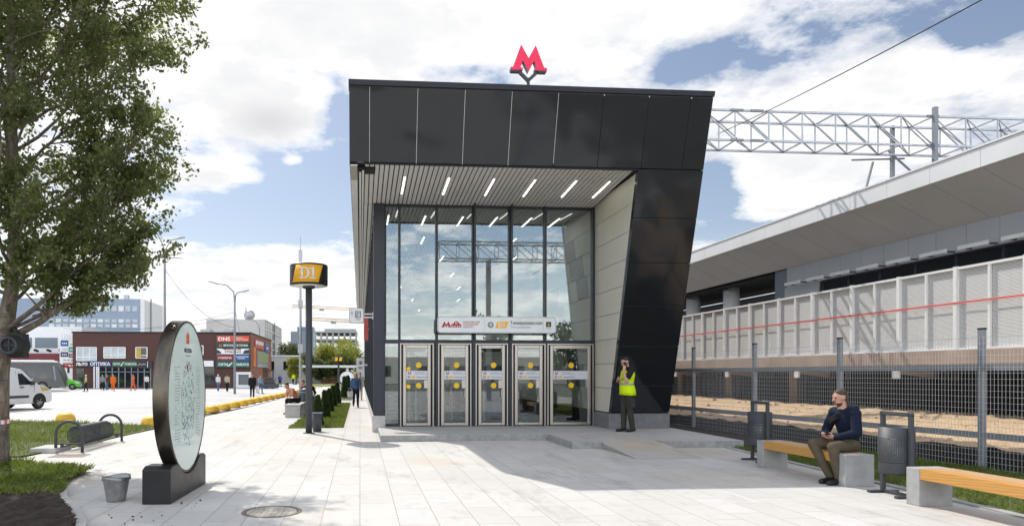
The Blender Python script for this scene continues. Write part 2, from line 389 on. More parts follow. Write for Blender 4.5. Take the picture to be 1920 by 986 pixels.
# ------------------------------------------------------------------ camera, sky, sun
YAW = math.atan(100 / 1280)
cam = bpy.data.cameras.new('camera'); co = bpy.data.objects.new('camera', cam); COL.objects.link(co); S.camera = co
co.location = (0, 0, 1.6); co.rotation_euler = (R(90), 0, -YAW)
cam.sensor_width = 36; cam.lens = 24; cam.shift_x = (960 - 775) / 1920; cam.shift_y = (700 - 493) / 1920; cam.clip_end = 6000; cam.clip_start = .1
TOSUN = V((-3.2, 6.0, 8.1)).normalized()
SUN_EL = math.asin(TOSUN.z); SUN_AZ = math.atan2(TOSUN.x, TOSUN.y)
sl = bpy.data.lights.new('sun', 'SUN'); sl.energy = 2.25; sl.angle = R(.55); sl.color = (1, .955, .88)
so = bpy.data.objects.new('sun', sl); COL.objects.link(so); so.rotation_euler = (-TOSUN).to_track_quat('-Z', 'Y').to_euler(); so.location = (-30, 60, 80)

W = bpy.data.worlds.new('World'); S.world = W; W.use_nodes = True
nt = W.node_tree; bg = nt.nodes['Background']; bg.inputs[1].default_value = .1
sky = nt.nodes.new('ShaderNodeTexSky'); sky.sky_type = 'NISHITA'; sky.sun_disc = False; sky.sun_elevation = SUN_EL; sky.sun_rotation = SUN_AZ
sky.air_density = 1.; sky.dust_density = 1.2; sky.ozone_density = 1.5
tc = nt.nodes.new('ShaderNodeTexCoord'); D = tc.outputs['Generated']
sp = nt.nodes.new('ShaderNodeSeparateXYZ'); nt.links.new(D, sp.inputs[0])
az = _math(nt, 'ARCTAN2', sp.outputs[0], sp.outputs[1]); el = _math(nt, 'ARCSINE', sp.outputs[2])
zp = _math(nt, 'ADD', _math(nt, 'MAXIMUM', sp.outputs[2], 0.), .16)
cv = nt.nodes.new('ShaderNodeCombineXYZ'); nt.links.new(_math(nt, 'DIVIDE', sp.outputs[0], zp), cv.inputs[0]); nt.links.new(_math(nt, 'DIVIDE', sp.outputs[1], zp), cv.inputs[1])
n1 = _noise(nt, cv.outputs[0], 2.3, 10, .62); n2 = _noise(nt, cv.outputs[0], 8, 9, .66)
def sky_dir(px, py):
    u = (px - 775) / 1280; w = (700 - py) / 1280; c, s = math.cos(YAW), math.sin(YAW)
    d = V((c * u + s, c - s * u, w)).normalized(); return math.atan2(d.x, d.y), math.asin(d.z)
def blob(px, py, rx, ry, amp):
    a0, e0 = sky_dir(px, py); a1, e1 = sky_dir(px + rx, py); a2, e2 = sky_dir(px, py - ry)
    da = _math(nt, 'MULTIPLY', _math(nt, 'SUBTRACT', az, a0), 1 / abs(a1 - a0)); de = _math(nt, 'MULTIPLY', _math(nt, 'SUBTRACT', el, e0), 1 / abs(e2 - e0))
    q = _math(nt, 'ADD', _math(nt, 'MULTIPLY', da, da), _math(nt, 'MULTIPLY', de, de))
    return _math(nt, 'MULTIPLY', _math(nt, 'POWER', 2.71828, _math(nt, 'MULTIPLY', q, -1.)), amp)
BL = [(560, 40, 330, 150, .30), (490, 215, 120, 62, .34), (950, 60, 420, 110, .20), (1560, 190, 300, 90, .24), (1500, 300, 160, 90, .22),
      (560, 560, 200, 55, .20), (420, 330, 70, 25, .20), (1750, 120, 200, 60, .12), (1450, 390, 130, 25, .10), (480, 500, 420, 60, .10), (250, 300, 250, 260, .12),
      (530, 402, 85, 11, .22), (500, 472, 70, 11, .20), (385, 332, 75, 24, .2), (552, 302, 22, 10, .3), (1460, 400, 80, 12, .15), (440, 385, 110, 60, -.24), (610, 330, 120, 60, -.34), (560, 430, 120, 45, -.22), (640, 170, 45, 80, -.25), (1840, 55, 100, 45, -.30), (1300, 120, 80, 40, -.26),
      (1345, 350, 45, 55, -.30), (1400, 430, 70, 25, -.12), (560, 135, 60, 14, -.25), (860, 130, 90, 25, -.16), (350, 440, 120, 30, -.15)]
tot = _math(nt, 'ADD', _math(nt, 'MULTIPLY', n1, .66), _math(nt, 'MULTIPLY', n2, .40))
for b_ in BL: tot = _math(nt, 'ADD', tot, blob(*b_))
alpha = _ramp(nt, tot, [(.49, (0, 0, 0)), (.56, (.5, .5, .5)), (.70, (1, 1, 1))])
shade0 = _ramp(nt, tot, [(.5, (9.4, 9.3, 9.1)), (.66, (9.4, 9.2, 8.9)), (.86, (7.4, 7.4, 7.4))])
shade = _mixc(nt, _ramp(nt, _noise(nt, cv.outputs[0], 5, 8, .6), [(.42, (0, 0, 0)), (.62, (.75, .75, .75))]), shade0, (6.6, 6.7, 6.9))
haze = _ramp(nt, el, [(.0, (.62, .62, .62)), (.2, (.12, .12, .12)), (.5, (.05, .05, .05))])
base = _mixc(nt, haze, _mixc(nt, 1., sky.outputs[0], (.80, .81, .82), 'MULTIPLY'), (7.6, 7.7, 7.9))
# sky behind the camera brightened for fill, like clouds lit from the front
rear_fill = _ramp(nt, _math(nt, 'MULTIPLY_ADD', sp.outputs[1], -.5, .5), [(.40, (.72, .72, .72)), (.75, (2.1, 2.05, 1.98))])
shade = _mixc(nt, blob(505, 228, 70, 34, .9), shade, (5.6, 5.6, 5.8))
skyc = _mixc(nt, 1., _mixc(nt, alpha, base, shade), rear_fill, 'MULTIPLY')
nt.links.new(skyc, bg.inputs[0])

S.view_settings.view_transform = 'Standard'; S.view_settings.look = 'None'; S.view_settings.exposure = 0.88; S.view_settings.gamma = 1
S.view_settings.use_curve_mapping = False
S.render.engine = 'CYCLES'
S.cycles.max_bounces = 10; S.cycles.transparent_max_bounces = 24; S.cycles.glossy_bounces = 5; S.cycles.diffuse_bounces = 4
S.cycles.use_denoising = True; S.cycles.caustics_reflective = False; S.cycles.caustics_refractive = False
S.cycles.sample_clamp_indirect = 6

# ------------------------------------------------------------------ ground
g = MB().add([(-3000, -3000, -.06), (3000, -3000, -.06), (3000, 3000, -.06), (-3000, 3000, -.06)], [(0, 1, 2, 3)])
struct(g.build('ground', M('far ground', (.16, .16, .13), .9)))
def sheet(name, poly, z, mat, kind='structure'):
    # thin slab so that edges are real steps
    o = MB().ext([(x, y, z - .05) for x, y in poly], (0, 0, .05)).build(name, mat); return struct(o, kind)
sheet('road', [(-90, 14), (-6.9, 14), (-6.9, 22), (-5.4, 34), (-4.9, 60), (-4.4, 120), (-90, 120)], -.012, m_road)
sheet('pavement', [(-16, -24), (14, -24), (14, 1), (9.6, 1), (9.6, 14.16), (8.3, 14.16), (8.3, 19.2), (.6, 19.2), (.6, 62), (1.5, 120), (-4.2, 120), (-4.75, 60), (-5.25, 33.6), (-5.85, 24), (-5.85, 20.3), (-6.4, 13.5), (-16, 13.5)], 0, m_paving)

# stepped granite platform in front of the doors with its ramp
poly = [(.48, 16.03), (4.5, 16.1), (4.5, 14.2), (5.16, 14.2), (5.16, 14.6), (6.45, 14.6), (6.45, 14.2), (8.3, 14.2), (8.3, 18.95), (.48, 18.95)]
pf = MB(); pf.ext([(x, y, .002) for x, y in poly], (0, 0, .146), 0)
pf.hexa([(5.16, 12.4, .001), (6.45, 12.4, .001), (6.45, 14.6, .001), (5.16, 14.6, .001)], [(5.16, 12.4, .006), (6.45, 12.4, .006), (6.45, 14.6, .147), (5.16, 14.6, .147)], 0)
o = pf.build('pavement_platform', [m_step, m_stepedge]); struct(o)
for p in o.data.polygons:
    if abs(p.normal.z) < .5: p.material_index = 1
o.modifiers.new('bevel', 'BEVEL').width = .008

# ------------------------------------------------------------------ station pavilion
YG = 18.78
def Yf(z): return 17.6 - .308 * (z - .15)
pav = thing('station_pavilion', 'black glossy metro station entrance pavilion with leaning portal and glass front', 'station', (3.5, 18.8, 0))
def part(mb, name, mats, **k): return mb.build(name, mats, pav, world=True, **k)
XL, XI, XR, YE = -.24, 6.57, 8.15, 60.
# roof block behind the fascia
mb = MB(); mb.ext([(XL + .02, y, z) for y, z in ((Yf(6.5) + .035, 6.5), (Yf(8.06) + .035, 8.06), (YE, 8.06), (YE, 6.5))], (XR - XL - .04, 0, 0))
part(mb, 'roof', [m_roof])
# fascia panels
xs = [XL, .215, 1.29, 2.36, 3.43, 4.50, 5.56, 6.62, 7.62, XR]
mb = MB()
def slab(x0, x1, z0, z1, th=.03, mi=0, off=0.):
    j_ = [rng.uniform(0, .006) if off == 0 else 0 for _ in range(4)]
    mb.hexa([(x0, Yf(z0) - off - j_[0], z0), (x1, Yf(z0) - off - j_[1], z0), (x1, Yf(z0) + th, z0), (x0, Yf(z0) + th, z0)],
            [(x0, Yf(z1) - off - j_[2], z1), (x1, Yf(z1) - off - j_[3], z1), (x1, Yf(z1) + th, z1), (x0, Yf(z1) + th, z1)], mi)
for a, b in zip(xs[:-1], xs[1:]): slab(a + .005, b - .005, 6.44, 7.96)
part(mb, 'fascia', [m_black], bevel=.004)
mb = MB()
for i, x in enumerate(xs[1:-1]):
    if i < 5: slab(x - .004, x + .004, 6.43 if i != 4 else 6.5, 7.955, .01, 0, .004)
    else: slab(x - .012, x + .012, 7.93, 7.955, .01, 0, .012)
part(mb, 'painted_seam_light', [m_seam])  # pale strips stand in for sunlight showing through the panel gaps
mb = MB(); slab(XL - .015, XR + .015, 7.985, 8.10, .35, 0, .02); part(mb, 'coping', [m_coldark], bevel=.008)
# sides of roof block
mb = MB(); mb.ext([(XR - .03, y, z) for y, z in ((Yf(6.44) + .04, 6.44), (Yf(7.95) + .04, 7.95), (YE, 7.95), (YE, 6.44))], (.028, 0, 0))
mb.ext([(XL, y, z) for y, z in ((Yf(6.44) + .04, 6.44), (Yf(7.95) + .04, 7.95), (YE, 7.95), (YE, 6.44))], (.018, 0, 0)); part(mb, 'side_cladding', [m_black])
# right pylon
mb = MB(); mb.ext([(XI + .04, y, z) for y, z in ((17.64, .15), (Yf(6.42) + .035, 6.42), (YE, 6.42), (YE, 0), (17.64, 0))], (XR - XI - .06, 0, 0)); part(mb, 'pylon_core', [m_dark])
mb = MB(); zs = [.58, 1.29, 2.3, 3.3, 4.32, 5.35, 6.425]
for a, b in zip(zs[:-1], zs[1:]): slab(XI, XR, a + .006, b - .006)
# inner return and outer flank of the pylon
for a, b in zip(zs[:-1], zs[1:]):
    mb.ext([(XI, Yf(a) + .035, a + .004), (XI, Yf(b) + .035, b - .004), (XI, Yf(b) + .17, b - .004), (XI, Yf(a) + .17, a + .004)], (.035, 0, 0))
    mb.ext([(XR - .03, Yf(a) + .035, a + .004), (XR - .03, Yf(b) + .035, b - .004), (XR - .03, YE, b - .004), (XR - .03, YE, a + .004)], (.03, 0, 0))
part(mb, 'pylon_cladding', [m_black], bevel=.004)
mb = MB(); mb.box(6.52, 8.18, 17.50, 18.72, .149, .55); mb.box(8.1, 8.2, 18.72, YE, 0, .55); part(mb, 'plinth', [m_plinth], bevel=.006)
# beige wall panels, outside and running on inside
mb = MB(); z0 = .57; rows = []
while z0 < 6.3: rows.append((z0, min(z0 + .645, 6.42))); z0 += .645
jx = [18.75, 20.9, 23.2, 25.6, 28, 31, 34, 37, 40, 44, 48, 52, 56, YE]
for k, (a, b) in enumerate(rows):
    mb.ext([(XI + .004, Yf(a) + .175, a + .006), (XI + .004, Yf(b) + .175, b - .006), (XI + .004, 18.745, b - .006), (XI + .004, 18.745, a + .006)], (.03, 0, 0))
    for y0, y1 in zip(jx[:-1], jx[1:]):
        s_ = .55 if k % 2 else 0
        mb.box(XI + .004, XI + .034, (y0 + s_) if y0 > 18.8 else y0 + .004, y1 + s_ - .006 if y1 < YE else y1, a + .006, b - .006)
part(mb, 'wall_panel', [m_beige])
mb = MB()
for k, ya, yb, sl_ in ((7, 20.4, 21.3, .2), (6, 19.6, 20.9, .22), (5, 19.2, 20.2, .2), (5, 22.4, 24.4, -.3), (4, 21.4, 24.6, .3), (3, 22.4, 25.4, .3), (6, 24.5, 27, .3), (2, 20.2, 21.2, .2), (1, 19.5, 20.4, .2), (7, 26, 28, .3)):
    a, b = rows[k]; mb.ext([(XI + .001, ya, a + .004), (XI + .001, ya + sl_, b - .004), (XI + .001, yb + sl_, b - .004), (XI + .001, yb, a + .004)], (.006, 0, 0))
part(mb, 'accent_panel', [m_greyp])
# slatted ceiling, sloping outside and level inside
mb = MB(); mbk = MB(); x = .12
def zc(y): return 6.45 - .2 * (y - 15.75) / 3.0
while x < 6.5:
    w = .09; y0 = Yf(6.45) + .08
    mb.hexa([(x, y0, zc(y0)), (x + w, y0, zc(y0)), (x + w, YG - .02, zc(YG)), (x, YG - .02, zc(YG))], [(x, y0, zc(y0) + .025), (x + w, y0, zc(y0) + .025), (x + w, YG - .02, zc(YG) + .025), (x, YG - .02, zc(YG) + .025)])
    mb.box(x, x + w, YG + .03, 59.5, 6.25, 6.275); x += .1165
part(mb, 'slat_ceiling', [m_slat])
mbk.box(.08, 6.565, Yf(6.45) + .06, YG, 6.478, 6.495); mbk.box(.4, 6.565, YG + .02, 59.6, 6.33, 6.345)
mbk.box(.08, 6.565, Yf(6.45) + .03, Yf(6.45) + .075, 6.40, 6.478); part(mbk, 'ceiling_void', [m_slatback])
# left overhang soffit strips
mb = MB(); mb.box(XL + .02, -.06, 16.9, YE, 6.36, 6.39); mb.box(-.02, .03, 16.2, YE, 6.33, 6.37); mb.box(.05, .095, 16.0, YE, 6.30, 6.34); mb.box(.13, .2, 18.9, YE, 6.22, 6.28); mb.box(.24, .33, 18.9, YE, 6.2, 6.28); part(mb, 'side_soffit', [m_white])
mb = MB(); mb.box(XL + .02, -.06, Yf(6.44) + .05, 16.88, 6.36, 6.385); part(mb, 'mirror_soffit', [m_steel])
mb = MB(); mb.box(-.06, .36, 16.0, YE, 6.40, 6.44)
for k in range(34): mb.box(-.055, -.025, 17.4 + k * 1.25, 17.75 + k * 1.25, 6.352, 6.368)
part(mb, 'soffit_gap', [m_slatback])
# lights in the ceiling
lx = [1.09, 2.18, 3.3, 4.33, 5.37, 6.22]
def strip(w, l): return MB().box(-w / 2, w / 2, -l / 2, l / 2, -.012, .0).build('ceiling_light', [m_lightstrip], pav)
L0 = strip(.04, 1.25); first = True
L = pav.location
for x in lx:
    q = L0 if first else L0.copy()
    if not first: COL.objects.link(q); q.parent = pav
    first = False; q.location = V((x, 17.25, zc(17.25) - .001)) - L; q.rotation_euler = (-.0667, 0, 0)
for j, y in enumerate((20.7, 23.8, 27.5, 32, 37, 43, 50)):
    for i, x in enumerate(lx):
        if (i * 2 + j) % 3 and j > 0: continue
        q = L0.copy(); COL.objects.link(q); q.parent = pav; q.location = V((x - (.25 if j == 0 else 0), y, 6.248)) - L; q.rotation_euler = (0, 0, 0)
# corner column and side wall
mb = MB(); mb.box(.37, .655, 18.68, 19.02, .45, 6.30); part(mb, 'corner_column', [m_coldark], bevel=.006)
mb = MB(); mb.box(.335, .69, 18.64, 19.08, .0, .45); mb.box(.39, .62, 19.08, YE, .0, .40); part(mb, 'wall_base', [m_concpale], bevel=.008)
mb = MB()
for k in range(33): mb.box(.38, .56, 20.25 + k * 1.25 - .045, 20.25 + k * 1.25 + .045, .40, 6.3)
mb.box(.40, .54, 19.02, YE, 2.45, 2.53); mb.box(.40, .54, 19.02, YE, 6.16, 6.29); mb.box(.40, .54, 19.02, YE, .40, .47); part(mb, 'side_frame', [m_coldark])
mb = MB(); mb.box(.47, .482, 19.02, YE, .47, 6.2); part(mb, 'side_glazing', [m_glass])
# front curtain wall
MX = [1.08, 2.11, 3.15, 4.18, 5.16, 6.535]
mb = MB(); 
for i, x in enumerate(MX):
    w = .05 if i in (2, 3) else .032
    mb.box(x - w, x + w, YG - .09, YG + .11, .15, 6.25)
mb.box(.655, 6.57, YG - .06, YG + .08, 2.43, 2.53); mb.box(.655, 6.57, YG - .05, YG + .08, 6.19, 6.262); mb.box(.655, 1.05, YG - .05, YG + .06, .15, .22); mb.box(.655, .69, YG - .05, YG + .06, .22, 6.19)
for i, x in enumerate(MX):
    if i in (2, 3): mb.box(x - .018, x + .018, YG - .26, YG - .088, 2.56, 6.27)
part(mb, 'curtain_wall_frame', [m_coldark])
ed = [.69] + MX
for i in range(6):
    mb = MB(); mb.box(ed[i] + .03, ed[i + 1] - .03, YG - .004, YG + .012, 2.53, 6.19); part(mb, 'window_pane', [m_glass])
mb = MB(); mb.box(.69, 1.05, YG - .004, YG + .012, .22, 2.43); part(mb, 'window_pane', [m_glass])
# doors
for i, (a, b) in enumerate(((1.125, 1.99), (2.175, 3.035), (3.215, 4.06), (4.235, 5.12), (5.235, 6.49))):
    zt = 2.40
    # steel surround: thin outer line then bevelled reveal
    fr = MB(); y = YG - .12
    for (xa, xb, za, zb) in ((a - .03, a, .15, zt + .03), (b, b + .03, .15, zt + .03), (a, b, zt, zt + .03)): fr.box(xa, xb, y, y + .1, za, zb)
    fo = part(fr, 'door_frame', [m_steel])
    rv = MB()
    rv.box(a + .001, a + .05, y + .05, y + .12, .15, zt - .001); rv.box(b - .05, b - .001, y + .05, y + .12, .15, zt - .001)
    part(rv, 'door_reveal', [m_dark])
    A, B = a + .05, b - .05; st = .085; y0 = y + .0
    d = MB()
    d.box(A, A + st, y0, y0 + .06, .17, zt - .01); d.box(B - st, B, y0, y0 + .06, .17, zt - .01)
    d.box(A + st, B - st, y0 + .002, y0 + .06, zt - .11, zt - .012); d.box(A + st, B - st, y0 + .002, y0 + .06, .17, .24)
    do = d.build('door', [m_steel], pav, world=True, bevel=.012)
    def sub(mb, name, mats, **k): return mb.build(name, mats, do, world=False, **k)
    def W2(*bx): m_ = MB(); m_.box(*bx); m_.v = [tuple(V(p) - L) for p in m_.v]; return m_
    sub(W2(A + st, B - st, y0 + .025, y0 + .035, .24, zt - .11), 'door_glass', [m_dglass])
    sub(W2(A + st, B - st, y0 + .036, y0 + .045, zt - .2, zt - .11), 'closer_box', [m_dark])
    sub(W2(A + st, B - st, y0 + .019, y0 + .0245, 1.44, 1.675), 'notice_band', [M('notice paper', (.66, .66, .70), .5, var=.03) if i == 0 else MATS['notice paper']])
    sub(W2(B - st - .1 if i != 4 else B - st - .06, B - st, y0 + .010, y0 + .03, 1.2, 1.42), 'lock_plate', [m_steel])
    sub(W2(B - st - .035, B - st - .012, y0 - .05, y0 - .03, .95, 1.16), 'handle', [m_steel])
    cx = (A + B) / 2 + (.05 if i != 4 else .02)
    for z in (1.83, 1.27):
        dm = MB(); dm.lathe([(.001, -.003), (.078, -.003), (.078, 0), (.001, 0)], 24, V((cx, y0 + .0165, z)) - L, axis='Y', sm=False); sub(dm, 'yellow_marker', [m_yellow])
    if i == 0:
        for z in (1.73, 1.245):
            dm = MB(); dm.lathe([(.001, -.003), (.06, -.003), (.06, 0), (.001, 0)], 24, V((A + st + .065, y0 + .0165, z)) - L, axis='Y', sm=False); sub(dm, 'yellow_marker', [m_yellow])
    tx = V((A + st + .05, y0 + .0155, 0)) - L
    text('М', .10, m_redtext, do, tx + V((0, 0, 1.575)), bold=.0015)
    text('МОСКОВСКИЙ\nГОРОДСКОЙ ВОКЗАЛ', .034, m_greytext, do, tx + V((.19, 0, 1.615)))
    om = MB(); om.lathe([(.022, -.002), (.033, -.002), (.033, 0), (.022, 0)], 16, tx + V((.03, 0, 1.505)), axis='Y'); sub(om, 'line_ring', [m_blacktext])
    om = MB(); q = tx + V((.085, .002, 1.475)); om.ext([q, q + V((.10, 0, 0)), q + V((.12, 0, .06)), q + V((.02, 0, .06))], (0, -.002, 0)); sub(om, 'line_badge', [m_orange])
    text('Тимирязевская', .046, m_blacktext, do, tx + V((.225, 0, 1.487)), sx=.95)
# threshold and hall
mb = MB(); mb.box(.66, 6.56, YG - .03, 59.5, .10, .152); part(mb, 'hall_floor', [m_hall_floor])
mb = MB(); mb.box(.6, 6.56, 59.5, 59.7, .15, 6.4); part(mb, 'hall_end_wall', [m_whitealu])
mb = MB()
for x in (1.5, 1.72, 2.62, 2.84, 3.66, 3.88, 4.7, 4.92, 5.9): mb.box(x, x + .07, 21.4, 21.6, .152, 2.55)
mb.box(.8, 6.5, 21.4, 21.6, 2.55, 2.8); part(mb, 'lobby_frame', [m_steel2])
mb = MB()
for k in range(5): mb.box(.75, .98, 24 + 6 * k, 24.3 + 6 * k, .152, 6.25)
part(mb, 'hall_column', [m_greyp])
mb = MB(); mb.tube([(6.0, 19.6, 6.15), (6.0, 19.6, 5.98)], .03, 8); mb.bar((6.0, 19.75, 5.96), (5.95, 19.45, 5.86), .09); part(mb, 'security_camera', [m_white])
mb = MB()
for x in (2.4, 3.2, 4.0, 4.8, 5.6): mb.box(x, x + .22, 27, 28.6, .152, 1.15); 
part(mb, 'ticket_gate', [m_greysteel])
mb = MB(); mb.box(4.35, 5.0, 23.2, 23.8, .152, 1.9); part(mb, 'ticket_machine', [M('blue machine paint', (.05, .14, .28), .35)])

# hanging station sign above the doors
sg = thing('station_name_sign', 'long pale station name board with rounded ends hung above the entrance doors', 'sign', (3.715, 18.36, 2.92))
w, h = 3.21, .40
ol = rbox(w, h, .06)
MB().ext([(x, -.05, z) for x, z in ol], (0, .12, 0)).build('sign_board', [m_greysign], sg)
ro = MB(); o2 = rbox(w + .05, h + .05, .075)
n = len(ol); v = [(x, -.062, z) for x, z in o2] + [(x, -.062, z) for x, z in ol] + [(x, .08, z) for x, z in o2] + [(x, .08, z) for x, z in ol]
ro.add(v, [f for i in range(n) for f in ((i, (i + 1) % n, n + (i + 1) % n, n + i), (i, 2 * n + i, 2 * n + (i + 1) % n, (i + 1) % n), (n + i, n + (i + 1) % n, 3 * n + (i + 1) % n, 3 * n + i), (2 * n + i, 3 * n + i, 3 * n + (i + 1) % n, 2 * n + (i + 1) % n))]).build('rim', [m_galv], sg)
br_ = MB()
for x in (-1.2, 0, 1.2): br_.box(x - .03, x + .03, .08, .34, -.03, .03)
br_.build('bracket', [m_coldark], sg)
y = -.053
# left emblem: M and a little station front
def mprof(cx, z0, wd, ht):
    P = [(-1, 0), (-1, .09), (-.87, .09), (-.42, 1), (0, .42), (.42, 1), (.87, .09), (1, .09), (1, 0), (.3, 0), (.3, .09), (.42, .09), (.30, .42), (0, -.02), (-.30, .42), (-.42, .09), (-.3, .09), (-.3, 0)]
    return [(cx + px * wd / 2, z0 + pz * ht) for px, pz in P]
def flat(poly, name, mat, yy=y, th=.004): return MB().ext([(a, yy, b) for a, b in poly], (0, -th, 0)).build(name, [mat], sg)
flat(mprof(-1.39, -.07, .28, .16), 'emblem', m_redtext)
em = MB()
em.ext([(a, y, b) for a, b in ((-1.26, -.07), (-1.26, -.055), (-.98, -.055), (-.98, -.07))], (0, -.004, 0))
em.ext([(a, y, b) for a, b in ((-1.255, -.055), (-1.255, .01), (-1.19, .03), (-1.19, .055), (-1.12, .095), (-1.05, .055), (-1.05, .03), (-.985, .01), (-.985, -.055), (-1.01, -.055), (-1.01, -.02), (-1.04, -.02), (-1.04, -.055), (-1.07, -.055), (-1.07, -.02), (-1.1, -.02), (-1.1, -.055), (-1.14, -.055), (-1.14, -.02), (-1.17, -.02), (-1.17, -.055), (-1.2, -.055), (-1.2, -.02), (-1.23, -.02), (-1.23, -.055))], (0, -.004, 0))
em.build('emblem', [m_redtext], sg)
MB().lathe([(.001, -.002), (.03, -.002), (.03, 0), (.001, 0)], 16, (-1.12, y - .005, .035), axis='Y').build('emblem_clock', [m_greysign], sg)
MB().lathe([(.001, -.002), (.013, -.002), (.013, 0), (.001, 0)], 12, (-1.12, y - .0075, .035), axis='Y').build('emblem_clock', [m_redtext], sg)
for i, t_ in enumerate(('МОСКОВСКИЙ', 'ГОРОДСКОЙ', 'ВОКЗАЛ')): text(t_, .062, m_redtext, sg, (-.93, y - .001, .048 - i * .065), bold=.0006)
for x in (-.34, 1.27): MB().box(x, x + .006, y - .003, y, -.14, .14).build('divider', [m_greytext], sg)
MB().lathe([(.001, -.004), (.085, -.004), (.085, 0), (.001, 0)], 28, (-.18, y, .0), axis='Y', sm=False).build('line_disc', [m_greytext], sg)
text('9', .13, m_greysign, sg, (-.18, y - .005, -.045), align='CENTER', bold=.002)
flat([(-.055, -.088), (.25, -.088), (.31, .088), (.005, .088)], 'line_badge', m_orange)
text('D1', .16, m_greysign, sg, (.125, y - .006, -.056), align='CENTER', bold=.005)
text('Тимирязевская', .128, m_blacktext, sg, (.35, y - .001, .012), bold=.0016, sx=.93)
text('Timiryazevskaya', .088, m_greytext, sg, (.36, y - .001, -.085))
flat([(1.35, -.05), (1.49, -.05), (1.49, .09), (1.35, .09)], 'exit_square', m_blacktext)
text('6', .12, m_yellow, sg, (1.42, y - .006, -.022), align='CENTER', bold=.002)
text('Выход', .04, m_blacktext, sg, (1.42, y - .001, -.10), align='CENTER')

# red M on the roof
ms = thing('metro_sign', 'large red letter M on a grey forked post on the pavilion roof', 'sign', (4.04, 16.2, 8.05))
k_ = .001305
MP = [(255, 612), (255, 560), (300, 560), (450, 145), (590, 385), (725, 145), (885, 560), (935, 560), (935, 612), (705, 612), (705, 568), (744, 568), (692, 435), (588, 640), (483, 435), (436, 568), (480, 568), (480, 612)]
mp = [((x - 592) * k_, 8.87 - 8.05 + (612 - y_) * k_) for x, y_ in MP]
MB().ext([(x, .08, z) for x, z in mp], (0, -.15, 0)).build('letter_body', [m_greysteel], ms)
cx_, cz_ = 0, .83 + .3
MB().ext([(x * .985, -.072, (z - cz_) * .985 + cz_) for x, z in mp], (0, -.006, 0)).build('letter_face', [m_red], ms)
fk = MB(); fk.tube([(0, 0, 0), (0, 0, .66)], .043, 12)
for s_ in (-1, 1): fk.bar((0, 0, .60), (s_ * .21, 0, .80), .07); fk.box(s_ * .33 - .1, s_ * .33 + .1, -.06, .06, .785, .825)
fk.build('forked_post', [m_graphite], ms)

# lift sign on the corner of the pavilion
ls = thing('lift_sign', 'white rounded lift sign with arrow and lift pictogram bracketed to the black corner column', 'sign', (-.1, 18.84, 3.19))
ol = rbox(.40, .41, .05)
MB().ext([(x, -.04, z) for x, z in ol], (0, .08, 0)).build('sign_plate', [m_greytext], ls)
ol2 = rbox(.375, .385, .045); MB().ext([(x, -.041, z) for x, z in ol2], (0, -.004, 0)).build('sign_face', [m_white], ls)
q = MB(); y = -.0465
for (a, b, c_, d_) in ((-.03, -.012, -.06, .12), (.105, .123, -.06, .12), (-.012, .105, .102, .12), (-.012, .105, -.06, -.042), (.0, .09, .065, .078)): q.box(a, b, y - .003, y, c_, d_)
q.lathe([(.001, -.003), (.014, -.003), (.014, 0), (.001, 0)], 12, (.02, y, .04), axis='Y'); q.box(.008, .032, y - .003, y, -.035, .022)
q.lathe([(.001, -.003), (.012, -.003), (.012, 0), (.001, 0)], 12, (.065, y, .03), axis='Y'); q.bar((.06, y, .015), (.08, y, -.03), .015, .003)
q.build('pictogram', [m_blacktext], ls)
q = MB(); q.box(-.125, -.113, y - .003, y, .0, .1); q.bar((-.119, y, .103), (-.155, y, .062), .012, .003); q.bar((-.119, y, .103), (-.083, y, .062), .012, .003); q.build('arrow', [m_blacktext], ls)
text('Лифт', .055, m_blacktext, ls, (.045, y, -.125), align='CENTER')
q = MB(); q.box(.2, .47, -.02, .02, .03, .06); q.box(.2, .47, -.02, .02, -.06, -.03); q.box(.44, .465, -.035, .035, -.1, .1); q.build('bracket', [m_white], ls)
l2 = thing('side_wall_sign', 'small white pictogram sign far along the pavilion side wall', 'sign', (.02, 36, 2.05))
MB().ext([(x, -.03, z) for x, z in rbox(.42, .75, .06)], (0, .06, 0)).build('sign_plate', [m_white], l2)
q = MB(); q.lathe([(.001, -.003), (.1, -.003), (.1, 0), (.001, 0)], 16, (0, -.031, .12), axis='Y'); q.build('pictogram', [m_greytext], l2); MB().box(-.1, .1, -.034, -.031, -.2, -.1).build('lettering', [m_greytext], l2)
MB().box(.21, .37, -.02, .02, -.04, .04).build('bracket', [m_white], l2)
l3 = thing('red_banner_sign', 'narrow red sign high on the side wall of the pavilion', 'sign', (.2, 30, 3.55)); MB().box(-.03, .16, -.04, .04, -.5, .5).build('sign_plate', [m_tape], l3); MB().box(.16, .25, -.02, .02, -.03, .03).build('bracket', [m_white], l3)
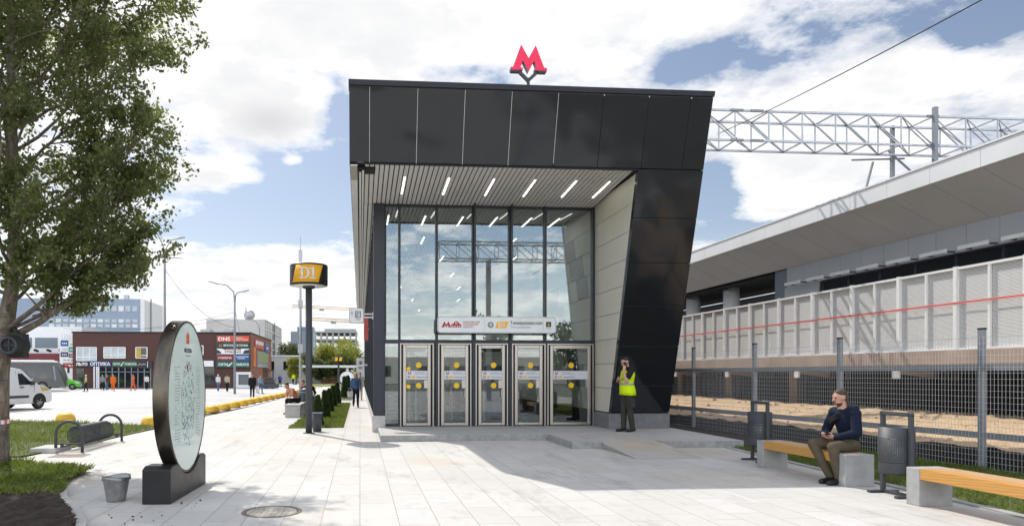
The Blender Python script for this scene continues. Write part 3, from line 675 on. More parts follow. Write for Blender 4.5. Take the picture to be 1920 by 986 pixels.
# ------------------------------------------------------------------ helpers for places measured on the photograph
def at(px, py, Y):
    u = (px - 775) / 1280; w = (700 - py) / 1280; c, s = math.cos(YAW), math.sin(YAW); t = Y / (c - s * u)
    return V(((c * u + s) * t, Y, 1.6 + w * t))
def inpoly(P, poly):
    x, y = P[:, 0], P[:, 1]; r = np.zeros(len(P), bool); n = len(poly); j = n - 1
    for i in range(n):
        xi, yi = poly[i]; xj, yj = poly[j]
        c = ((yi > y) != (yj > y)) & (x < (xj - xi) * (y - yi) / (yj - yi + 1e-12) + xi); r ^= c; j = i
    return r
def grass(name, poly, n, h, w, z0=0., label='', mat=None, bend=.5):
    a = np.array(poly); lo, hi = a.min(0), a.max(0)
    P = rng.uniform(lo, hi, (n * 3, 2)); P = P[inpoly(P, poly)][:n]; n = len(P)
    ang = rng.uniform(0, 2 * np.pi, n); H = h * rng.uniform(.45, 1.25, n) * (1 + .45 * np.sin(P[:, 0] * 3.1 + 1.3 * np.sin(P[:, 1] * 2.3)) * np.sin(P[:, 1] * 2.7)); Wd = w * rng.uniform(.6, 1.3, n)
    dx, dy = np.cos(ang), np.sin(ang); la = rng.uniform(0, 2 * np.pi, n); lean = H * bend * rng.uniform(.2, 1.4, n); lx, ly = np.cos(la) * lean, np.sin(la) * lean
    z = np.zeros(n) + z0
    v = np.stack([np.stack([P[:, 0] - dx * Wd, P[:, 1] - dy * Wd, z], 1), np.stack([P[:, 0] + dx * Wd, P[:, 1] + dy * Wd, z], 1),
                  np.stack([P[:, 0] + dx * Wd * .7 + lx * .35, P[:, 1] + dy * Wd * .7 + ly * .35, z + H * .6], 1), np.stack([P[:, 0] + lx, P[:, 1] + ly, z + H], 1)], 1).reshape(-1, 3)
    f = np.arange(4 * n).reshape(n, 4)
    o = rawmesh(name, v, f, mat or m_grass); return tag(o, label, 'grass', kind='stuff')
def bumpy(name, poly, z0, amp, step, mat, fn=None, sc=3., clods=0):
    a = np.array(poly); lo, hi = a.min(0), a.max(0); nx = int((hi[0] - lo[0]) / step) + 1; ny = int((hi[1] - lo[1]) / step) + 1
    X, Y = np.meshgrid(np.linspace(lo[0], hi[0], nx), np.linspace(lo[1], hi[1], ny)); P = np.stack([X.ravel(), Y.ravel()], 1)
    from mathutils import noise as mn
    Z = np.array([mn.fractal(V((p[0] * sc, p[1] * sc, 3.)), 1., 2., 5) for p in P]) * amp + z0
    if fn is not None: Z += fn(P[:, 0], P[:, 1])
    ins = inpoly(P, poly).reshape(ny, nx); idx = np.arange(nx * ny).reshape(ny, nx)
    ok = ins[:-1, :-1] & ins[1:, :-1] & ins[:-1, 1:] & ins[1:, 1:]
    f = np.stack([idx[:-1, :-1][ok], idx[:-1, 1:][ok], idx[1:, 1:][ok], idx[1:, :-1][ok]], 1)
    o = rawmesh(name, np.column_stack([P, Z]), f, mat, smooth=True); return struct(o)

# ------------------------------------------------------------------ right: gravel, lawn, sand, kerb
def FX(y): return 9.69 + .0768 * (19.19 - y)
struct(MB().ext([(x, y, -.05) for x, y in ((8.3, 14.16), (10.2, 14.16), (9.4, 34), (8.2, 34))], (0, 0, .075)).build('gravel_bed', [m_gravel]))
bumpy('dark_soil', [(8.32, 14.18), (10.25, 14.18), (9.4, 33), (8.32, 33)], .05, .035, .09, m_gravel, sc=4)
lawnR = [(7.98, 14.1), (7.47, 7.1), (7.2, 3.5), (11.05, 3.5), (10.55, 9), (10.2, 14.1)]
struct(MB().ext([(x, y, -.04) for x, y in lawnR], (0, 0, .055)).build('lawn', [m_turf]))
grass('grass', lawnR, 30000, .065, .006, .012, 'short green lawn grass between the benches and the wire fence')
struct(MB().hexa([(7.83, 14.1, -.04), (7.95, 14.1, -.04), (7.17, 3.5, -.04), (7.05, 3.5, -.04)][::-1], [(7.83, 14.1, .022), (7.95, 14.1, .022), (7.17, 3.5, .022), (7.05, 3.5, .022)][::-1]).build('kerb', [m_conc]))
bumpy('sand_bank', [(FX(3) + .22, 3), (16, 3), (16, 46), (FX(46) + .22, 46)], .33, .055, .10, m_sand, lambda x, y: np.clip((x - 11.6) / 1.8, 0, 1) * .30 + np.clip((x - 11) / 1.2, 0, 1) * .03 * np.sin(x * 9 + y * 3), sc=2.1)
sc_ = MB(); Pc = rng.uniform((10.6, 5), (14.2, 40), (650, 2))
for x, y in Pc:
    if x < FX(y) + .4: continue
    r = .015 + .07 * rng.random() ** 4; sc_.sphere((x, y, .33 + min(1, max(0, (x - 11.6) / 1.8)) * .30 + r * .2), r, 6, 0, (1, rng.uniform(.6, 1.3), rng.uniform(.5, .9)))
tag(sc_.build('sand_clods', [m_sand]), 'lumps and clods of ochre sand scattered over the sand bank', 'sand', kind='stuff')
bar = thing('black_edging_barrier', 'low ribbed black plastic barrier along the foot of the wire fence', 'barrier', (10, 18, 0))
mb = MB()
for k in range(4): mb.hexa([(FX(3) + .14 + .01 * (k % 2), 3, -.04 + k * .09), (FX(3) + .20, 3, -.04 + k * .09), (FX(40) + .20, 40, -.04 + k * .09), (FX(40) + .14 + .01 * (k % 2), 40, -.04 + k * .09)], [(FX(3) + .14 + .01 * (k % 2), 3, .045 + k * .09), (FX(3) + .20, 3, .045 + k * .09), (FX(40) + .20, 40, .045 + k * .09), (FX(40) + .14 + .01 * (k % 2), 40, .045 + k * .09)])
mb.build('barrier_strip', [m_rubber], bar, world=True)

# wire fence
fe = thing('wire_fence', 'tall welded wire fence with grey posts and two flat rails', 'fence', (FX(15), 15, 0))
pys = [5.1, 7.85, 10.62, 13.68, 16.45, 19.19, 21.95, 24.7, 27.4, 30.1]
for yv in pys:
    p = MB(); p.box(FX(yv) - .04, FX(yv) + .04, yv - .04, yv + .04, -.05, 2.33); po = p.build('post', [m_greysteel], fe, world=True)
    MB().box(FX(yv) - .044, FX(yv) + .044, yv - .044, yv + .044, 2.331, 2.36).build('post_cap', [m_rubber], po, world=True)
    for k in po.children: k.location = -V((0, 0, 0))
for a, b in zip(pys[:-1], pys[1:]):
    for z in (1.70, .57): MB().bar((FX(a + .045) - .02, a + .045, z), (FX(b - .045) - .02, b - .045, z), .012, .105).build('rail', [m_greysteel], fe, world=True)
mb = MB(); yv = 4.6
while yv < 30.2: mb.tube([(FX(yv) - .05, yv, .02), (FX(yv) - .05, yv, 2.22)], .0028, 3, sm=False, cap=False); yv += .062
z = .04
while z < 2.24: mb.tube([(FX(4.5) - .054, 4.5, z), (FX(30.2) - .054, 30.2, z)], .0032, 3, sm=False, cap=False); z += .098
mb.build('wire_mesh', [m_wire], fe, world=True)

# ------------------------------------------------------------------ raised ramp with mesh railing
rp = thing('concrete_ramp', 'raised beige concrete walkway deck on dark supports behind the fence', 'ramp', (15, 20, 0))
mb = MB(); mb.box(13.30, 13.56, 3, 60, 1.80, 2.13); mb.build('edge_beam', [m_concbeige], rp, world=True, bevel=.012)
mb = MB(); mb.box(13.56, 26, 3, 60, 1.86, 2.06); mb.build('deck', [m_conc], rp, world=True)
for yv in (7.7, 11.9, 16.1, 20.0, 24.0, 28.1, 32.2):
    mb = MB(); mb.ext([(13.42, yv - .06, 1.60), (13.42, yv - .06, 1.795), (15.1, yv - .06, 1.795), (15.1, yv - .06, 1.40)], (0, .12, 0)); bk = mb.build('bracket', [m_concbeige], rp, world=True)
    mb = MB(); mb.box(13.36, 13.418, yv - .1, yv + .1, 1.47, 1.70); mb.build('bracket_cap', [m_white], rp, world=True)
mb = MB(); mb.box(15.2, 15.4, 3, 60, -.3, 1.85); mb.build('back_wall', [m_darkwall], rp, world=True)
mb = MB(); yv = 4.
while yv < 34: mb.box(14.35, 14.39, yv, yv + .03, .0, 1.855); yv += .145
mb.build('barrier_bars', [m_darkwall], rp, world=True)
for yv in (21.6, 25.6, 29.6):
    mb = MB(); mb.box(14.3, 14.65, yv - .18, yv + .18, 0, 1.85); mb.build('pier', [m_concbeige], rp, world=True)
rl = thing('mesh_railing', 'tall white expanded metal railing along the raised ramp', 'railing', (13.45, 20, 2.13))
mains = [14.39 + 1.633 * k for k in range(-4, 12)]
for k, yv in enumerate(mains):
    mb = MB(); mb.box(13.36, 13.44, yv - .045, yv + .045, 2.131, 4.0); mb.build('post', [m_white], rl, world=True)
    mb = MB(); mb.box(13.38, 13.43, yv + .79, yv + .84, 2.131, 3.93); mb.build('post', [m_white], rl, world=True)
    mb = MB(); mb.box(13.445, 13.455, yv + .02, yv + 1.61, 2.16, 3.93); mb.build('mesh_panel', [m_mesh], rl, world=True)
    mb = MB(); mb.box(13.375, 13.435, yv + .046, yv + 1.587, 3.931, 3.985); mb.build('rail', [m_white], rl, world=True)
    mb = MB(); mb.box(13.375, 13.435, yv + .046, yv + 1.587, 2.135, 2.175); mb.build('rail', [m_white], rl, world=True)
tp = MB(); pts = []; yv = 7.9
while yv < 34:
    pts.append((13.352, yv, 3.18 - .002 * (yv - 14))); yv += .4
for a, b in zip(pts[:-1], pts[1:]): tp.hexa([(a[0], a[1], a[2] - .021), (b[0], b[1], b[2] - .021), (b[0] + .004, b[1], b[2] - .021), (a[0] + .004, a[1], a[2] - .021)], [(a[0], a[1], a[2] + .021), (b[0], b[1], b[2] + .021), (b[0] + .004, b[1], b[2] + .021), (a[0] + .004, a[1], a[2] + .021)])
tag(tp.build('barrier_tape', [m_tape]), 'red barrier tape stretched along the white mesh railing', 'tape')
for yv, zc_, c_ in ((13.0, 2.75, (.05, .16, .34)), (12.3, 2.7, (.55, .57, .6)), (23.6, 2.65, (.25, .45, .6))):
    b = thing('notice_board', {13.0: 'blue notice board behind the mesh railing at the right', 12.3: 'pale notice board beside the blue one behind the mesh railing', 23.6: 'light blue notice board low behind the mesh near the columns'}[yv], 'board', (14.6, yv, zc_))
    MB().box(-.02, .02, -.28, .28, -.25, .3).build('panel', [M('board %s' % yv, c_, .4)], b); q = MB()
    for s_ in (-.22, .22): q.box(.021, .05, s_ - .02, s_ + .02, 2.06 - zc_, .2)
    q.build('leg', [m_greysteel], b)

# ------------------------------------------------------------------ platform canopy building
cb_ = thing('platform_canopy', 'long pale grey station canopy with sloping taupe soffit and grey panel wall', 'canopy', (17, 22, 2.06))
def cp(mb, name, mat, **k): return mb.build(name, [mat], cb_, world=True, **k)
Y0, Y1 = 4., 60.; ys = [y_ for y_ in np.arange(15.44 - 1.472 * 8, Y1, 1.472)]
mb = MB()
for a, b in zip(ys[:-1], ys[1:]): mb.box(15.0, 15.03, a + .006, b - .006, 6.60, 7.08)
cp(mb, 'fascia', m_whitealu, bevel=.003)
mb = MB(); mb.box(14.97, 15.2, Y0 - .4, Y1, 7.085, 7.13); cp(mb, 'coping', m_white)
mb = MB(); mb.ext([(15.035, Y0 - .4, z_) for z_ in ()] or [(15.06, Y0 - .4, 6.66), (15.06, Y0 - .4, 7.08), (18.9, Y0 - .4, 6.7), (18.9, Y0 - .4, 5.85), (16.9, Y0 - .4, 5.85)], (0, Y1 - Y0 + .4, 0)); cp(mb, 'roof', m_roof)
mb = MB()
for a, b in zip(ys[:-1], ys[1:]):
    mb.hexa([(15.035, a + .008, 6.60), (16.79, a + .008, 5.74), (16.79, b - .008, 5.74), (15.035, b - .008, 6.60)], [(15.035, a + .008, 6.63), (16.79, a + .008, 5.77), (16.79, b - .008, 5.77), (15.035, b - .008, 6.63)])
cp(mb, 'soffit', m_soffit)
mb = MB(); jy = [25.72 - 1.0 * k for k in range(0, 22)]
for a, b in zip(jy[:-1], jy[1:]): mb.hexa([(16.80, b + .008, 4.99), (16.86, b + .008, 4.99), (16.86, a - .008, 4.99), (16.80, a - .008, 4.99)], [(16.80, b + .008, 5.75), (16.86, b + .008, 5.75), (16.86, a - .008, 5.75), (16.80, a - .008, 5.75)])
cp(mb, 'wall_panel', m_greywall)
mb = MB(); mb.box(16.865, 17.05, 4, 26.6, 2.06, 5.75); cp(mb, 'wall_core', m_bluegrey)
mb = MB(); mb.ext([(16.80, 25.85, 4.98), (16.80, 23.75, 4.98), (16.80, 24.4, 2.07), (16.80, 26.0, 2.07)], (.05, 0, 0)); cp(mb, 'leaning_wall', m_greywall)
mb = MB(); mb.box(16.81, 16.85, 4, 23.6, 2.6, 4.93); cp(mb, 'window_band', m_darkglass)
mb = MB()
for k in range(14): mb.box(16.77, 16.808, 5.2 + k * 1.42, 5.28 + k * 1.42, 2.6, 4.95)
mb.box(16.75, 16.808, 4, 23.6, 4.93, 4.985); cp(mb, 'window_frame', m_coldark)
for k in range(12):
    yv = 24.88 - 1.285 * k
    mb = MB(); mb.box(16.44, 16.50, yv - .46, yv + .46, 5.0, 5.11); lo = cp(mb, 'wall_light', m_white, bevel=.01)
    mb = MB(); mb.box(16.52, 16.79, yv - .40, yv - .36, 5.02, 5.06); mb.box(16.52, 16.79, yv + .36, yv + .40, 5.02, 5.06); mb.build('arm', [m_graphite], lo, world=True)
for yv in (31.0, 34.7, 38.4, 43):
    mb = MB(); mb.tube([(17.5, yv, 2.06), (17.5, yv, 5.64)], .36, 20); cp(mb, 'column', m_whitealu)
mb = MB()
for k in range(37): mb.box(16.82 + k * .1, 16.9 + k * .1, 26.62, Y1, 5.62, 5.66)
cp(mb, 'slat_ceiling', m_slatback)
mb = MB(); mb.box(20.5, 20.7, 26, Y1, 2.06, 5.58); mb.box(17.05, 20.5, Y1 - .2, Y1, 2.06, 5.6); cp(mb, 'rear_wall', m_bluegrey)
mb = MB(); mb.box(18.6, 19.4, 29.0, 29.2, 2.06, 4.35); cp(mb, 'white_kiosk', m_white)

# ------------------------------------------------------------------ catenary gantries
def gantry(x0, x1, y0, z0, label, masts, span=1.18, hh=1.0, dd=1.05):
    g = thing('catenary_gantry', label, 'gantry', ((x0 + x1) / 2, y0, 0))
    ch = MB(); n = int(round((x1 - x0) / span)); st = (x1 - x0) / n
    for yy in (y0, y0 + dd):
        for zz in (z0, z0 + hh): ch.bar((x0, yy, zz), (x1, yy, zz), .065)
    ch.build('chord', [m_galv], g, world=True)
    wb = MB()
    for i in range(n + 1):
        x = x0 + i * st
        for yy in (y0, y0 + dd):
            wb.bar((x, yy, z0), (x, yy, z0 + hh), .036)
            if i < n: wb.bar((x, yy, z0 + hh), (x + st, yy, z0), .034)
        for zz in (z0, z0 + hh):
            wb.bar((x, y0, zz), (x, y0 + dd, zz), .04)
            if i < n: wb.bar((x, y0, zz), (x + st, y0 + dd, zz), .03)
        if i < n and i % 2 == 0: wb.bar((x, y0, z0), (x, y0 + dd, z0 + hh), .03); 
    wb.build('lattice', [m_galv], g, world=True)
    for mx, my, zt, rr in masts:
        m_ = MB(); m_.bar((mx, my, 0), (mx, my, zt), rr); m_.build('mast', [m_greysteel], g, world=True)
    return g
g1 = gantry(9.0, 31.5, 22.0, 9.42, 'grey steel lattice gantry for overhead wires above the platform canopy', [(9.6, 22.5, 9.4, .25), (19.62, 21.9, 10.7, .13), (19.1, 23.15, 10.5, .11), (31.2, 22.5, 9.4, .25)])
q = MB(); q.bar((18.4, 23.2, 9.2), (17.9, 23.2, 7.4), .06); q.bar((19.0, 23.2, 9.6), (19.35, 22.1, 8.2), .06); q.bar((17.6, 23.2, 9.25), (19.6, 23.2, 9.35), .05); q.build('insulator_arm', [m_greysteel], g1, world=True)
q = MB()
for x in (12.6, 13.3, 19.6, 24.0):
    for zz in (9.42, 10.42): q.box(x - .22, x + .22, 21.945, 21.965, zz - .035, zz + .035)
q.build('splice_plate', [m_greysteel], g1, world=True)
cbm = MB(); a = at(1345, 252, 24); b = at(1808, 0, 11); pts = []
b2 = b + (b - a) * .6
for i in range(25): t = i / 24; p = a.lerp(b2, t); p.z -= .5 * 4 * t * (1 - t) * .35; pts.append(p)
cbm.tube(pts, .013, 5); tag(cbm.build('overhead_cable', [m_dark]), 'thin black overhead cable rising to the upper right', 'cable')

# ------------------------------------------------------------------ benches and bins on the right
def bench(x, yfar, yn, label, zr=0):
    b = thing('bench', label, 'bench', (x + .21, (yfar + yn) / 2, 0), zr, 'wooden benches with concrete ends')
    Lh = (yfar - yn) / 2
    for s_ in (1, -1):
        mb = MB(); th = .20
        mb.box(-.215, .215, min(s_ * Lh, s_ * (Lh - th)), max(s_ * Lh, s_ * (Lh - th)), 0, .455)
        mb.build('end_block', [m_conc], b, bevel=.008)
    for k in range(3):
        mb = MB(); w = .138; x0 = -.213 + k * .143
        mb.box(x0, x0 + w, -Lh + .203, Lh - .203, .325, .458); mb.build('seat_plank', [m_wood if k == 0 else m_woodtop], b, bevel=.006)
    return b
bench(6.83, 11.28, 9.12, 'wood and concrete bench in shade with a seated man on it')
bench(6.72, 7.92, 5.75, 'sunlit yellow wood bench with concrete ends at the right edge')
def litter_bin(loc, label, rz=0):
    b = thing('litter_bin', label, 'bin', loc, rz, 'graphite perforated litter bins')
    fr = MB(); pts = [(0, -.235, 0), (0, -.235, 1.07), (0, .235, 1.07), (0, .235, 0)]
    for a_, c_ in zip(pts[:-1], pts[1:]): fr.bar(a_, c_, .052)
    fr.box(-.026, .026, -.261, -.209, 1.044, 1.096); fr.box(-.026, .026, .209, .261, 1.044, 1.096); fr.build('frame', [m_graphite], b, bevel=.008)
    ft = MB(); ft.box(-.21, .21, -.265, -.205, .0, .035); ft.box(-.21, .21, .205, .265, .0, .035); ft.bar((0, -.2, .03), (0, .2, .03), .04); ft.build('foot', [m_graphite], b, bevel=.006)
    dr = MB(); dr.lathe([(.2, 0), (.203, .02), (.203, .61), (.197, .61), (.197, .02)], 40, (0, 0, 0)); d = dr.build('drum', [m_perf], b); d.location = (0, 0, .29)
    bt = MB(); bt.lathe([(.001, .005), (.2, .005), (.2, .012), (.001, .012)], 24); q = bt.build('base_plate', [m_graphite], b); q.location = (0, 0, .29)
    ly = MB(); ly.lathe([(.178, .015), (.18, .54), (.174, .54), (.172, .015)], 24); q = ly.build('liner', [m_galv], b); q.location = (0, 0, .29)
    return b
litter_bin((7.04, 8.46, 0), 'dark perforated litter bin between the two benches')
b2_ = litter_bin((7.27, 11.92, 0), 'dark perforated litter bin beyond the far end of the seated man\'s bench')

# the gantry that stands behind the photographer and shows in the glass
gantry(4.6, 22.0, -3.0, 8.3, 'grey steel lattice gantry over the square behind the camera, mirrored in the glass', [(7.6, -2.5, 8.3, .26), (21.6, -2.5, 8.3, .3)])
# ------------------------------------------------------------------ left: lawns, soil, kerb
lawnM = [(-24, 13.7), (-6.5, 13.65), (-6.17, 15.2), (-5.9, 20.35), (-6.6, 21.4), (-9.9, 23.5), (-24, 24.4)]
struct(MB().ext([(x, y, -.05) for x, y in lawnM], (0, 0, .07)).build('lawn', [m_turf]))
grass('grass', lawnM, 46000, .075, .010, .018, 'sunlit green lawn grass behind the bicycle rack')
lawnN = [(-14, 9.0), (-5.6, 8.86), (-4.4, 8.84), (-3.84, 9.08), (-3.95, 9.6), (-4.22, 10.12), (-4.34, 11.55), (-5.3, 11.95), (-6.2, 12.5), (-14, 12.7)]
def lawnN_h(x, y): return np.clip((y - 8.8) / .5, 0, 1) * .04
bumpy('lawn', lawnN, .035, .03, .06, m_turf, lawnN_h, 2)
grass('grass', lawnN, 42000, .095, .007, .05, 'green lawn grass under the leafy tree at the left', bend=.7)
soil = [(-14, 3), (-2.44, 3), (-2.57, 6.2), (-2.93, 7.4), (-3.34, 8.2), (-3.80, 9.0), (-3.9, 9.15), (-14, 9.15)]
bumpy('soil_bed', soil, .085, .05, .045, m_soil, sc=4.5)
cl = MB(); P = rng.uniform((-5.5, 6.2), (-2.9, 9.0), (900, 2)); P = P[inpoly(P, [(-5.5, 6.4), (-2.75, 6.4), (-3.0, 7.4), (-3.4, 8.2), (-3.9, 8.9), (-5.5, 8.9)])]
for x, y in P:
    r = .012 + .035 * rng.random() ** 3; cl.sphere((x, y, .03 + r * .4), r, 6, 0, (1, rng.uniform(.6, 1.2), rng.uniform(.5, .9)))
o = cl.build('soil_clods', [m_soil]); tag(o, 'dark crumbs and clods of garden soil in the bare bed', 'soil', kind='stuff')
cr = MB(); P = rng.uniform((-3.4, 6.6), (-1.9, 9.0), (60, 2))
for x, y in P:
    if x > -3.05 + (8.5 - y) * .33: 
        r = .006 + .018 * rng.random() ** 3; cr.sphere((x, y, r * .5), r, 6, 0, (1, 1.2, .6))
tag(cr.build('dirt_crumbs', [m_soil]), 'small dark crumbs of soil scattered on the pale paving', 'dirt', kind='stuff')
kl = [(-4.2, 10.12), (-3.93, 9.55), (-3.72, 9.02), (-3.25, 8.2), (-2.85, 7.4), (-2.5, 6.2), (-2.36, 3)]
kb = MB()
for (x0, y0), (x1, y1) in zip(kl[:-1], kl[1:]): kb.hexa([(x0 - .11, y0, -.03), (x1 - .11, y1, -.03), (x1, y1, -.03), (x0, y0, -.03)][::-1], [(x0 - .11, y0, .05), (x1 - .11, y1, .05), (x1, y1, .05), (x0, y0, .05)][::-1])
struct(kb.build('kerb', [m_concpale]))
strip_ = [(-2.09, 20.1), (-.48, 20.3), (-.5, 36.4), (-2.08, 36.8)]
struct(MB().ext([(x, y, -.05) for x, y in strip_], (0, 0, .06)).build('lawn', [m_turf]))
grass('grass', strip_, 12000, .07, .011, .01, 'narrow lawn grass strip planted with small thujas')
strip2 = [(-2.0, 41), (-.5, 41), (-.5, 60), (-2.0, 60)]
struct(MB().ext([(x, y, -.05) for x, y in strip2], (0, 0, .06)).build('lawn', [m_turf]))
lawnF = [(-7, 84), (4, 84), (4, 118), (-9, 118)]
struct(MB().ext([(x, y, -.05) for x, y in lawnF], (0, 0, .07)).build('lawn', [M('far lawn', (.13, .16, .03), .9, var=.3, vs=.3)]))

# manholes
mh = thing('manhole_cover', 'round cast iron manhole cover set in the paving in the foreground', 'manhole', (-1.02, 8.02, .0))
q = MB(); q.lathe([(.30, .001), (.30, .006), (.345, .006), (.345, .001)], 40, sm=False); q.build('ring', [M('rusty iron', (.20, .165, .135), .75, .2, var=.3, vs=14, bump=.4, bs=50)], mh)
q = MB(); q.lathe([(.001, .004), (.29, .004), (.29, .0), (.001, .0)], 40, sm=False)
for i in range(-4, 5):
    l_ = math.sqrt(max(0, .27 ** 2 - (i * .06) ** 2))
    if l_ > .03: q.box(i * .06 - .012, i * .06 + .012, -l_, l_, .004, .008)
q.build('lid', [M('worn iron lid', (.36, .33, .29), .7, .1, var=.3, vs=10)], mh)
m2 = thing('drain_cover', 'small rusty rectangular cover in the paving beside the bicycle rack', 'cover', (-5.62, 13.75, 0))
MB().box(-.3, .3, -.2, .2, .0005, .006).build('plate', [M('rust plate', (.30, .19, .145), .8, var=.3, vs=8)], m2)
q = MB(); q.box(-.32, .32, .2, .22, .0005, .009); q.box(-.32, .32, -.22, -.2, .0005, .009); q.box(-.32, -.3, -.2, .2, .0005, .009); q.box(.3, .32, -.2, .2, .0005, .009); q.build('frame', [m_conc], m2)

# ------------------------------------------------------------------ round map totem
mp_ = thing('map_totem', 'tall round city map disc in a dark bronze rim on a black cradle base', 'map sign', (-2.455, 9.36, 0), R(-2.6))
RR = 1.01; zc_ = 1.295; n = 72
rim = MB(); rim.lathe([(RR - .03, -.025), (RR - .012, -.025), (RR, -.010), (RR, .145), (RR - .006, .165), (RR - .03, .165)], n, (0, 0, zc_), axis='X'); ri = rim.build('rim', [m_bronze], mp_); ri.scale = (1, .84, 1)
fc = MB(); fc.lathe([(.001, -.02), (RR - .028, -.02), (RR - .028, .158), (.001, .158)], n, (0, 0, 0), axis='X', sm=False); fo = fc.build('map_face', [m_map], mp_); fo.location = (0, 0, zc_); fo.scale = (1, .84, 1)
gr = MB()
def dash(y, z, w, h=.011): gr.box(.1585, .1600, y, y + w, zc_ + z, zc_ + z + h)
for col in (-.56, -.45, .36, .47):
    for k in range(26):
        z = .38 - k * .038
        if rng.random() < .8 and (col ** 2 + z ** 2) < .62: dash(col + .01 * rng.random(), z, .05 + .06 * rng.random(), .009)
gr.build('lettering', [m_greytext], mp_)
q = MB(); q.ext([(.1585, a, zc_ + b) for a, b in ((-.07, .70), (-.07, .82), (-.03, .86), (0, .80), (.03, .86), (.05, .82), (.05, .70))], (.002, 0, 0)); q.build('emblem', [M('vermilion print', (.75, .12, .03), .4)], mp_)
text('МОСКВА', .075, m_blacktext, mp_, (.1590, 0, zc_ + .585), rot=(R(90), 0, R(90)), align='CENTER', bold=.002)
q = MB(); q.box(.1585, .16, -.08, .1, zc_ + .535, zc_ + .548); q.box(.1585, .16, .05, .17, zc_ + .405, zc_ + .418); q.box(.1585, .16, .05, .15, zc_ + .37, zc_ + .38); q.build('lettering', [m_greytext], mp_)
q = MB(); q.box(.1585, .16, -.06, .0, zc_ + .365, zc_ + .425); q.build('emblem', [m_redtext], mp_)
bs = MB(); L2 = .80; bw_ = .165; prof = [(-L2, 0), (-L2, .425), (-L2 + .10, .46)]
r0 = RR + .004; a0 = math.asin((zc_ - .46) / r0)
yb = math.sqrt(r0 ** 2 - (zc_ - .46) ** 2); 
for i in range(17):
    a = -math.acos(min(1, yb / r0)); yy = -yb + 2 * yb * i / 16; prof.append((yy * .845, zc_ - math.sqrt(r0 ** 2 - yy ** 2)))
prof += [(L2 - .10, .46), (L2, .425), (L2, 0)]
bs.ext([(-.165, a, b) for a, b in prof], (.345, 0, 0)); bs.build('cradle_base', [m_baseblk], mp_, bevel=.012)

# ------------------------------------------------------------------ bucket, bicycle rack, concrete domes
bk = thing('bucket', 'dented zinc bucket standing on the paving near the round map', 'bucket', (-3.06, 8.86, 0), R(20))
q = MB(); prof = [(.001, .004), (.105, .004), (.108, 0), (.112, .01), (.149, .27), (.153, .275), (.153, .285), (.151, .29), (.157, .31), (.160, .313), (.157, .316), (.149, .29), (.146, .268), (.106, .016), (.001, .014)]
q.lathe(prof, 32); o = q.build('body', [m_bucket], bk)
for v in o.data.vertices:
    f = v.co.z / .31; v.co.x *= 1 + .07 * f * f; v.co.y *= 1 - .05 * f * f; v.co.z += .012 * f * math.sin(math.atan2(v.co.y, v.co.x) * 2)
q = MB(); pts = [(.164 * math.cos(R(a)), -.02 - .145 * math.sin(R(a)) * .9, .29 + .02 * math.sin(R(a))) for a in range(0, 181, 15)]; q.tube(pts, .0035, 6); q.build('handle', [m_wire], bk)
q = MB()
for s_ in (-1, 1): q.lathe([(.001, -.01), (.022, -.01), (.022, .012), (.001, .012)], 10, (s_ * .16, 0, .285), axis='X'); q.box(s_ * .16 - .008, s_ * .16 + .008, -.015, .015, .29, .335)
q.build('ear', [m_bucket], bk)

rk = thing('bicycle_rack', 'dark steel spiral bicycle rack between two hoops on the paving', 'bicycle rack', (-5.87, 15.5, 0))
def hoop(y, x0, x1, h):
    m_ = MB(); r = (x1 - x0) / 2; pts = [(x0, y, 0), (x0, y, h - r)] + [((x0 + x1) / 2 - r * math.cos(R(a)), y, h - r + r * math.sin(R(a))) for a in range(15, 180, 15)] + [(x1, y, h - r), (x1, y, 0)]
    m_.tube(pts, .03, 10); m_.build('hoop', [m_graphite], rk)
hoop(-1.16, -.27, .25, .63); hoop(1.14, -.27, .25, .63)
cm = MB(); pts = []
for i in range(22 * 14 + 1):
    a = 2 * math.pi * i / 14; pts.append((-.01 + .2 * math.cos(a), -.80 + 1.62 * i / (22 * 14), .31 + .2 * math.sin(a)))
cm.tube(pts, .011, 6); cm.build('coil', [m_graphite], rk)
q = MB(); q.box(-.21, -.17, -1.0, 1.0, .1, .125); q.box(.15, .19, -1.0, 1.0, .1, .125); q.bar((-.27, -1.1, .17), (.25, -1.1, .17), .03); q.bar((-.27, 1.08, .17), (.25, 1.08, .17), .03); q.box(-.2, -.18, -1.12, -1.0, .1, .19); q.box(.16, .18, -1.12, -1.0, .1, .19); q.box(-.2, -.18, 1.0, 1.1, .1, .19); q.box(.16, .18, 1.0, 1.1, .1, .19); q.build('rail', [m_graphite], rk)
sl_ = thing('concrete_slab', 'loose pale concrete slab under the near hoop of the bicycle rack', 'slab', (-6.38, 14.62, 0)); MB().box(-.22, .28, -.38, .38, .002, .10).build('slab_body', [m_concpale], sl_, bevel=.01)

def dome_mesh():
    q = MB(); q.lathe([(.31, 0), (.315, .05), (.30, .13), (.26, .21), (.19, .265), (.10, .292), (.001, .30)], 28); return q
dm = thing('concrete_dome', 'yellow concrete dome bollard at the far edge of the lawn by the van', 'bollard', (-9.85, 23.75, 0), 0, 'yellow concrete dome bollards')
dome_mesh().build('dome', [m_yel_conc], dm)
dup(dm, (-6.45, 21.75, 0), 0, 'yellow concrete dome bollard at the lawn corner just left of the map disc')
dup(dm, (-14.0, 24.9, 0), 0, 'yellow concrete dome bollard behind the tree trunk')
row = [(-6.35, 26.6), (-6.2, 28.6), (-6.02, 30.6)]
yv = 26.9
k = 0
while yv < 74:
    t = (yv - 26.9) / 25; x = -6.22 + 1.05 * min(t, 1) + .35 * max(0, t - 1)
    dup(dm, (x + .03 * math.sin(k * 7), yv, 0), k, 'yellow concrete dome bollard in the long row between paving and road'); yv += 1.95 + .02 * (k % 3); k += 1

